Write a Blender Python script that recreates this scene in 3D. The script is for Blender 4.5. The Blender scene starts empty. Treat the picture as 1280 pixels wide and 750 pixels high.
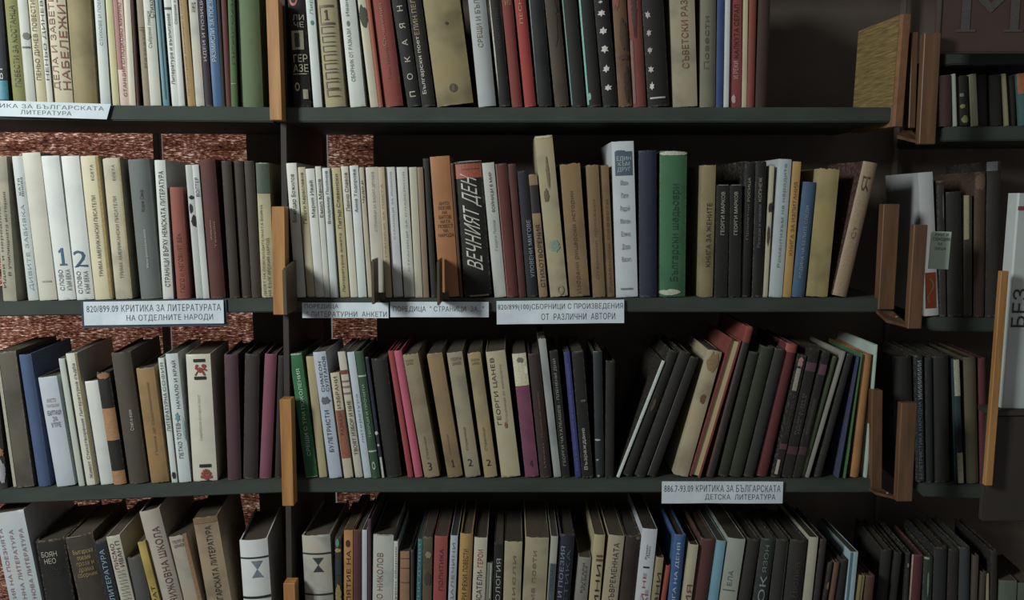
import bpy, bmesh, math, random
import numpy as np
from mathutils import Vector, Matrix, Euler
from mathutils.geometry import delaunay_2d_cdt
random.seed(7)
sc = bpy.context.scene
COL = sc.collection

# ------------------------------------------------------------------ camera
F = 1050.0                       # focal length in pixels of a 1280 x 750 frame
CAM_D = 1.2                      # metres from the lens to the front of the bookcase
PITCH = math.atan(125.0 / F)     # the camera looks slightly down
cam_d = bpy.data.cameras.new('camera')
cam_d.sensor_width = 36.0
cam_d.lens = 36.0 * F / 1280.0
cam_d.clip_start = 0.02
cam = bpy.data.objects.new('camera', cam_d)
COL.objects.link(cam)
CP = Vector((0.0, -CAM_D, 0.0))
cam.location = CP
cam.rotation_euler = (math.pi / 2 - PITCH, 0, 0)
sc.camera = cam

# ------------------------------------------------------------------ world, lights, exposure
w = bpy.data.worlds.new('room_light')
w.use_nodes = True
w.node_tree.nodes['Background'].inputs[0].default_value = (1.0, 0.98, 0.95, 1)
w.node_tree.nodes['Background'].inputs[1].default_value = 0.14
sc.world = w

def area(name, loc, target, sx, sy, power, colr):
    l = bpy.data.lights.new(name, 'AREA')
    l.shape = 'RECTANGLE'; l.size = sx; l.size_y = sy
    l.energy = power; l.color = colr
    o = bpy.data.objects.new(name, l); COL.objects.link(o)
    o.location = loc
    o.rotation_euler = (Vector(target) - Vector(loc)).to_track_quat('-Z', 'Y').to_euler()
    return o
# daylight from a window at the left of the room
area('window_daylight', (-1.45, -1.25, 0.62), (-0.30, 0.0, -0.02), 0.30, 0.55, 34.0, (0.95, 1.0, 0.955))
# daylight that comes through the woven blind behind the left part of the shelves
area('blind_daylight', (-0.75, 0.75, 0.0), (-0.55, 0.3, 0.0), 1.2, 1.2, 7.0, (1.0, 0.95, 0.9))

sc.view_settings.view_transform = 'Standard'
sc.view_settings.look = 'None'
sc.view_settings.gamma = 1.0
sc.view_settings.exposure = 0.04
sc.view_settings.use_curve_mapping = False

# ------------------------------------------------------------------ pixel -> place helpers
RT = Vector((1, 0, 0)); UP = Vector((0, math.sin(PITCH), math.cos(PITCH))); FW = Vector((0, math.cos(PITCH), -math.sin(PITCH)))
def ray(u, v):
    return RT * ((u - 640) / F) + UP * ((375 - v) / F) + FW
def onY(u, v, Y=0.0):
    d = ray(u, v); t = (Y + CAM_D) / d.y
    return CP + d * t
class Section:
    """a bookcase front: vertical plane through (ox, oy) turned by ang about z"""
    def __init__(s, ox, oy, ang):
        s.o = Vector((ox, oy, 0)); s.a = ang
        s.d = Vector((math.cos(ang), math.sin(ang), 0)); s.n = Vector((-math.sin(ang), math.cos(ang), 0))
    def at(s, u, v):
        d = ray(u, v); t = (s.o - CP).dot(s.n) / d.dot(s.n)
        p = CP + d * t
        return (p - s.o).dot(s.d), p.z
    def world(s, a, dep, z):
        return s.o + s.d * a + s.n * dep + Vector((0, 0, z))
X0 = onY(352, 375).x
X1 = onY(1112, 375).x
SL = Section(X0, 0.0, math.atan(0.12))
SM = Section(X0, 0.0, 0.0)
SR = Section(X1, 0.03, -math.atan(0.10))
ZS = [onY(640, v).z for v in (-100, 134, 372.5, 599, 838)]        # top faces of the main shelves; unseen first one added to block light
ZR = [SR.at(1200, v)[1] for v in (62, 158, 397, 606, 835)]
ZNAME = {'1': 'top shelf', '2': 'second shelf', '3': 'third shelf', '4': 'bottom shelf'}

# ------------------------------------------------------------------ materials
def srgb(h):
    if isinstance(h, str):
        h = [int(h[i:i + 2], 16) / 255 for i in (0, 2, 4)]
    return tuple((c / 12.92 if c <= .04045 else ((c + .055) / 1.055) ** 2.4) for c in h) + (1.0,)
def dye(h):
    """aged, slightly greyed version of a nominal cover or ink colour"""
    c = srgb(h)[:3]; L = .3 * c[0] + .59 * c[1] + .11 * c[2]
    k = .92 * max(L, .004) ** .28
    return tuple((v * .80 + L * .20) * k + .012 for v in c) + (1.0,)
def newmat(name):
    m = bpy.data.materials.new(name); m.use_nodes = True
    nt = m.node_tree; b = nt.nodes['Principled BSDF']
    return m, nt, b
def N(nt, t, **k):
    n = nt.nodes.new(t)
    for a, b in k.items(): setattr(n, a, b)
    return n
def ramp(nt, stops):
    r = N(nt, 'ShaderNodeValToRGB')
    e = r.color_ramp.elements
    e[0].position, e[0].color = stops[0]; e[1].position, e[1].color = stops[-1]
    for p, c in stops[1:-1]:
        q = e.new(p); q.color = c
    return r
def mixc(nt, fac, a, b, mode='MIX'):
    m = N(nt, 'ShaderNodeMix', data_type='RGBA', blend_type=mode)
    L = nt.links
    for s, v in ((0, fac), (6, a), (7, b)):
        if hasattr(v, 'links') or isinstance(v, bpy.types.NodeSocket): L.new(v, m.inputs[s])
        else: m.inputs[s].default_value = v
    return m.outputs[2]
def g(v): return (v, v, v, 1)

def cover_material(name, rough, wear, weave, low=.78):
    m, nt, b = newmat(name); L = nt.links
    oi = N(nt, 'ShaderNodeObjectInfo'); tc = N(nt, 'ShaderNodeTexCoord')
    mul = N(nt, 'ShaderNodeMath', operation='MULTIPLY'); mul.inputs[1].default_value = 40
    L.new(oi.outputs['Random'], mul.inputs[0])
    n1 = N(nt, 'ShaderNodeTexNoise', noise_dimensions='4D'); n1.inputs['Scale'].default_value = 22; n1.inputs['Detail'].default_value = 5
    n2 = N(nt, 'ShaderNodeTexNoise', noise_dimensions='4D'); n2.inputs['Scale'].default_value = 260; n2.inputs['Detail'].default_value = 3
    for n in (n1, n2):
        L.new(tc.outputs['Object'], n.inputs['Vector']); L.new(mul.outputs[0], n.inputs['W'])
    r1 = ramp(nt, [(0.3, g(low)), (0.7, g(1.0))]); L.new(n1.outputs[0], r1.inputs[0])
    c = mixc(nt, 1.0, oi.outputs['Color'], r1.outputs[0], 'MULTIPLY')
    # yellow-brown foxing in loose patches
    r3 = ramp(nt, [(0.52, g(0)), (0.72, g(0.38 * wear + .12))]); L.new(n1.outputs[0], r3.inputs[0])
    c = mixc(nt, r3.outputs[0], c, mixc(nt, 1.0, c, srgb('c8ab7c'), 'MULTIPLY'))
    # rubbed edges: near the ends and sides of the spine, broken up by fine noise
    sp = N(nt, 'ShaderNodeSeparateXYZ'); L.new(tc.outputs['Generated'], sp.inputs[0])
    def edge(sock, wd):
        a = N(nt, 'ShaderNodeMath', operation='SUBTRACT'); L.new(sock, a.inputs[0]); a.inputs[1].default_value = .5
        bb = N(nt, 'ShaderNodeMath', operation='ABSOLUTE'); L.new(a.outputs[0], bb.inputs[0])
        mr = N(nt, 'ShaderNodeMapRange'); L.new(bb.outputs[0], mr.inputs[0])
        mr.inputs[1].default_value = .5 - wd; mr.inputs[2].default_value = .5
        return mr.outputs[0]
    sx = N(nt, 'ShaderNodeMath', operation='MULTIPLY'); L.new(edge(sp.outputs[0], .09), sx.inputs[0]); sx.inputs[1].default_value = .45
    mx = N(nt, 'ShaderNodeMath', operation='MAXIMUM'); L.new(edge(sp.outputs[2], .02), mx.inputs[0]); L.new(sx.outputs[0], mx.inputs[1])
    m2 = N(nt, 'ShaderNodeMath', operation='MULTIPLY'); L.new(mx.outputs[0], m2.inputs[0])
    r2 = ramp(nt, [(0.47, g(0)), (0.60, g(wear))]); L.new(n2.outputs[0], r2.inputs[0]); L.new(r2.outputs[0], m2.inputs[1])
    c = mixc(nt, m2.outputs[0], c, mixc(nt, .32, c, srgb('b9ae96')))
    L.new(c, b.inputs['Base Color'])
    b.inputs['Roughness'].default_value = rough
    b.inputs['Specular IOR Level'].default_value = .35
    bp = N(nt, 'ShaderNodeBump'); bp.inputs['Strength'].default_value = .25; bp.inputs['Distance'].default_value = .0006
    if weave:
        w1 = N(nt, 'ShaderNodeTexNoise'); w1.inputs['Scale'].default_value = 900; w1.inputs['Detail'].default_value = 1
        L.new(tc.outputs['Object'], w1.inputs['Vector']); L.new(w1.outputs[0], bp.inputs['Height'])
    else:
        L.new(n1.outputs[0], bp.inputs['Height'])
    L.new(bp.outputs[0], b.inputs['Normal'])
    return m
M_CLOTH = cover_material('book_cloth', .75, .55, True)
M_PAPER = cover_material('book_paper_cover', .5, .4, False)
M_OLD = cover_material('worn_book_cover', .7, 1.0, False, .5)

def page_material():
    m, nt, b = newmat('page_edges'); L = nt.links
    oi = N(nt, 'ShaderNodeObjectInfo'); tc = N(nt, 'ShaderNodeTexCoord')
    mp = N(nt, 'ShaderNodeMapping'); mp.inputs['Scale'].default_value = (2600, 30, 30)
    n = N(nt, 'ShaderNodeTexNoise'); n.inputs['Scale'].default_value = 1; n.inputs['Detail'].default_value = 2
    L.new(tc.outputs['Object'], mp.inputs[0]); L.new(mp.outputs[0], n.inputs['Vector'])
    r = ramp(nt, [(.3, g(.62)), (.7, g(1))]); L.new(n.outputs[0], r.inputs[0])
    L.new(mixc(nt, 1, oi.outputs['Color'], r.outputs[0], 'MULTIPLY'), b.inputs['Base Color'])
    b.inputs['Roughness'].default_value = .9
    bp = N(nt, 'ShaderNodeBump'); bp.inputs['Strength'].default_value = .5; bp.inputs['Distance'].default_value = .0005
    L.new(n.outputs[0], bp.inputs['Height']); L.new(bp.outputs[0], b.inputs['Normal'])
    return m
M_PAGE = page_material()

_ink = {}
def ink(h, rough=.55):
    if h in _ink: return _ink[h]
    m, nt, b = newmat('print_ink'); L = nt.links
    tc = N(nt, 'ShaderNodeTexCoord'); n = N(nt, 'ShaderNodeTexNoise'); n.inputs['Scale'].default_value = 350; n.inputs['Detail'].default_value = 3
    L.new(tc.outputs['Object'], n.inputs['Vector'])
    r = ramp(nt, [(.35, g(.78)), (.65, g(1))]); L.new(n.outputs[0], r.inputs[0])
    L.new(mixc(nt, 1, dye(h), r.outputs[0], 'MULTIPLY'), b.inputs['Base Color'])
    b.inputs['Roughness'].default_value = rough
    _ink[h] = m
    return m

def simple(name, c1, c2, scale, rough, stretch=(1, 1, 1), bump=.3, dist=.001):
    m, nt, b = newmat(name); L = nt.links
    tc = N(nt, 'ShaderNodeTexCoord'); mp = N(nt, 'ShaderNodeMapping'); mp.inputs['Scale'].default_value = stretch
    n = N(nt, 'ShaderNodeTexNoise'); n.inputs['Scale'].default_value = scale; n.inputs['Detail'].default_value = 6; n.inputs['Roughness'].default_value = .6
    L.new(tc.outputs['Object'], mp.inputs[0]); L.new(mp.outputs[0], n.inputs['Vector'])
    r = ramp(nt, [(.32, srgb(c1)), (.68, srgb(c2))]); L.new(n.outputs[0], r.inputs[0])
    L.new(r.outputs[0], b.inputs['Base Color']); b.inputs['Roughness'].default_value = rough
    bp = N(nt, 'ShaderNodeBump'); bp.inputs['Strength'].default_value = bump; bp.inputs['Distance'].default_value = dist
    L.new(n.outputs[0], bp.inputs['Height']); L.new(bp.outputs[0], b.inputs['Normal'])
    return m
M_SHELF = simple('green_black_shelf_paint', '2b312d', '39413b', 9, .8, (1, 1, 3))
M_DARK = simple('dark_brown_panel', '6a6058', '7c7168', 6, .8)
M_OAK = simple('orange_varnished_wood', '8f6236', 'b08350', 14, .45, (6, 6, .5), .2)
M_BROWN = simple('brown_varnished_wood', '523a2a', '6e5038', 14, .5, (6, 6, .5), .2)
M_OLIVE = simple('dark_wood', '40362a', '554633', 14, .5, (6, 6, .5), .2)
M_LABEL = simple('label_paper', 'b9c6d0', 'cfd9e0', 30, .7, (1, 1, 1), .15)
M_NAVY = simple('navy_card', '2a3040', '363e50', 20, .7)
M_BLK = simple('black_brown_paint', '2c2724', '38312d', 8, .75)
M_SIGN = simple('dark_red_brown_board', '45332f', '4e3a35', 12, .6)

def blind_material():
    m, nt, b = newmat('woven_straw_blind'); L = nt.links
    tc = N(nt, 'ShaderNodeTexCoord'); mp = N(nt, 'ShaderNodeMapping'); mp.inputs['Scale'].default_value = (95, 95, 420)
    n = N(nt, 'ShaderNodeTexNoise'); n.inputs['Scale'].default_value = 1; n.inputs['Detail'].default_value = 4; n.inputs['Roughness'].default_value = .7
    L.new(tc.outputs['Object'], mp.inputs[0]); L.new(mp.outputs[0], n.inputs['Vector'])
    n2 = N(nt, 'ShaderNodeTexNoise'); n2.inputs['Scale'].default_value = 1; n2.inputs['Detail'].default_value = 2
    mp2 = N(nt, 'ShaderNodeMapping'); mp2.inputs['Scale'].default_value = (14, 14, 45)
    L.new(tc.outputs['Object'], mp2.inputs[0]); L.new(mp2.outputs[0], n2.inputs['Vector'])
    ad = N(nt, 'ShaderNodeMath', operation='MULTIPLY_ADD'); L.new(n2.outputs[0], ad.inputs[0]); ad.inputs[1].default_value = .26; ad.inputs[2].default_value = -.13
    sm = N(nt, 'ShaderNodeMath', operation='ADD'); L.new(n.outputs[0], sm.inputs[0]); L.new(ad.outputs[0], sm.inputs[1])
    r = ramp(nt, [(.36, srgb('1e1210')), (.46, srgb('5c352d')), (.56, srgb('96654f')), (.64, srgb('f4e0d4'))])  # palest stop paints glints of light through the straw into the colour
    L.new(sm.outputs[0], r.inputs[0])
    L.new(r.outputs[0], b.inputs['Base Color']); b.inputs['Roughness'].default_value = .9
    tr = N(nt, 'ShaderNodeBsdfTranslucent'); L.new(r.outputs[0], tr.inputs[0])
    mx = N(nt, 'ShaderNodeMixShader'); mx.inputs[0].default_value = .5
    L.new(b.outputs[0], mx.inputs[1]); L.new(tr.outputs[0], mx.inputs[2])
    L.new(mx.outputs[0], nt.nodes['Material Output'].inputs[0])
    bp = N(nt, 'ShaderNodeBump'); bp.inputs['Strength'].default_value = .8; bp.inputs['Distance'].default_value = .002
    L.new(n.outputs[0], bp.inputs['Height']); L.new(bp.outputs[0], b.inputs['Normal'])
    return m
M_BLIND = blind_material()

# ------------------------------------------------------------------ mesh helpers
def mesh_obj(name, verts, faces, mat, parent=None, color=None):
    me = bpy.data.meshes.new(name); me.from_pydata(verts, [], faces)
    me.materials.append(mat)
    o = bpy.data.objects.new(name, me); COL.objects.link(o)
    if parent: o.parent = parent
    if color: o.color = dye(color)
    return o
def empty(name, loc, rot=(0, 0, 0)):
    o = bpy.data.objects.new(name, None); COL.objects.link(o)
    o.empty_display_size = .02; o.location = loc; o.rotation_euler = rot
    return o
def tag(o, label, cat, group=None, kind=None):
    if label: o['label'] = label
    if cat: o['category'] = cat
    if group: o['group'] = group
    if kind: o['kind'] = kind
    return o
def box_bm(x0, x1, y0, y1, z0, z1, bev=.0015):
    bm = bmesh.new()
    bmesh.ops.create_cube(bm, size=1)
    for v in bm.verts:
        v.co = Vector(((v.co.x + .5) * (x1 - x0) + x0, (v.co.y + .5) * (y1 - y0) + y0, (v.co.z + .5) * (z1 - z0) + z0))
    if bev: bmesh.ops.bevel(bm, geom=bm.edges[:], offset=bev, segments=2, affect='EDGES')
    return bm
def bm_obj(name, bm, mat, parent=None):
    me = bpy.data.meshes.new(name); bm.to_mesh(me); bm.free(); me.materials.append(mat)
    o = bpy.data.objects.new(name, me); COL.objects.link(o)
    if parent: o.parent = parent
    return o
def box(name, x0, x1, y0, y1, z0, z1, mat, parent=None, bev=.0015):
    return bm_obj(name, box_bm(x0, x1, y0, y1, z0, z1, bev), mat, parent)

_txt = {}
def text_geo(s, bold=0.0, spacing=1.0):
    """letters as flat faces, scaled to a unit box: list of (x, y) and triangles"""
    k = (s, bold, spacing)
    if k in _txt: return _txt[k]
    cu = bpy.data.curves.new('t', 'FONT'); cu.body = s; cu.resolution_u = 2; cu.offset = bold; cu.space_character = spacing
    cu.align_x = 'CENTER'; cu.space_line = .95; cu.fill_mode = 'NONE'
    o = bpy.data.objects.new('t', cu); COL.objects.link(o)
    bpy.context.view_layer.update()
    me = bpy.data.meshes.new_from_object(o.evaluated_get(bpy.context.evaluated_depsgraph_get()))
    pts = [Vector((v.co.x, v.co.y)) for v in me.vertices]; eds = [tuple(e.vertices) for e in me.edges]
    bpy.data.objects.remove(o); bpy.data.meshes.remove(me); bpy.data.curves.remove(cu)
    vs, fs = [], []
    if pts:
        vo, eo, fo, _a, _b, _c = delaunay_2d_cdt(pts, eds, [], 0, 1e-5)
        V = np.array([(v.x, v.y) for v in vo]); T = np.array(fo, dtype=int)
        C = V[T].mean(axis=1)
        P = np.array([(p.x, p.y) for p in pts]); E = np.array(eds, dtype=int)
        A, B = P[E[:, 0]], P[E[:, 1]]
        cy = C[:, 1][:, None]; cx = C[:, 0][:, None]
        cross = (A[None, :, 1] > cy) != (B[None, :, 1] > cy)
        dy = B[:, 1] - A[:, 1]; dy[dy == 0] = 1e-12
        xi = A[None, :, 0] + (cy - A[None, :, 1]) * ((B[:, 0] - A[:, 0]) / dy)[None, :]
        ins = ((cross & (xi > cx)).sum(axis=1) % 2) == 1
        T = T[ins]
        used = sorted(set(T.flatten().tolist())); mp = {u: i for i, u in enumerate(used)}
        V = V[used]; lo, hi = V.min(axis=0), V.max(axis=0)
        V = (V - lo) / np.maximum(hi - lo, 1e-6)
        vs = [tuple(v) for v in V.tolist()]; fs = [tuple(mp[i] for i in t) for t in T.tolist()]
    _txt[k] = (vs, fs)
    return _txt[k]
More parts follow.
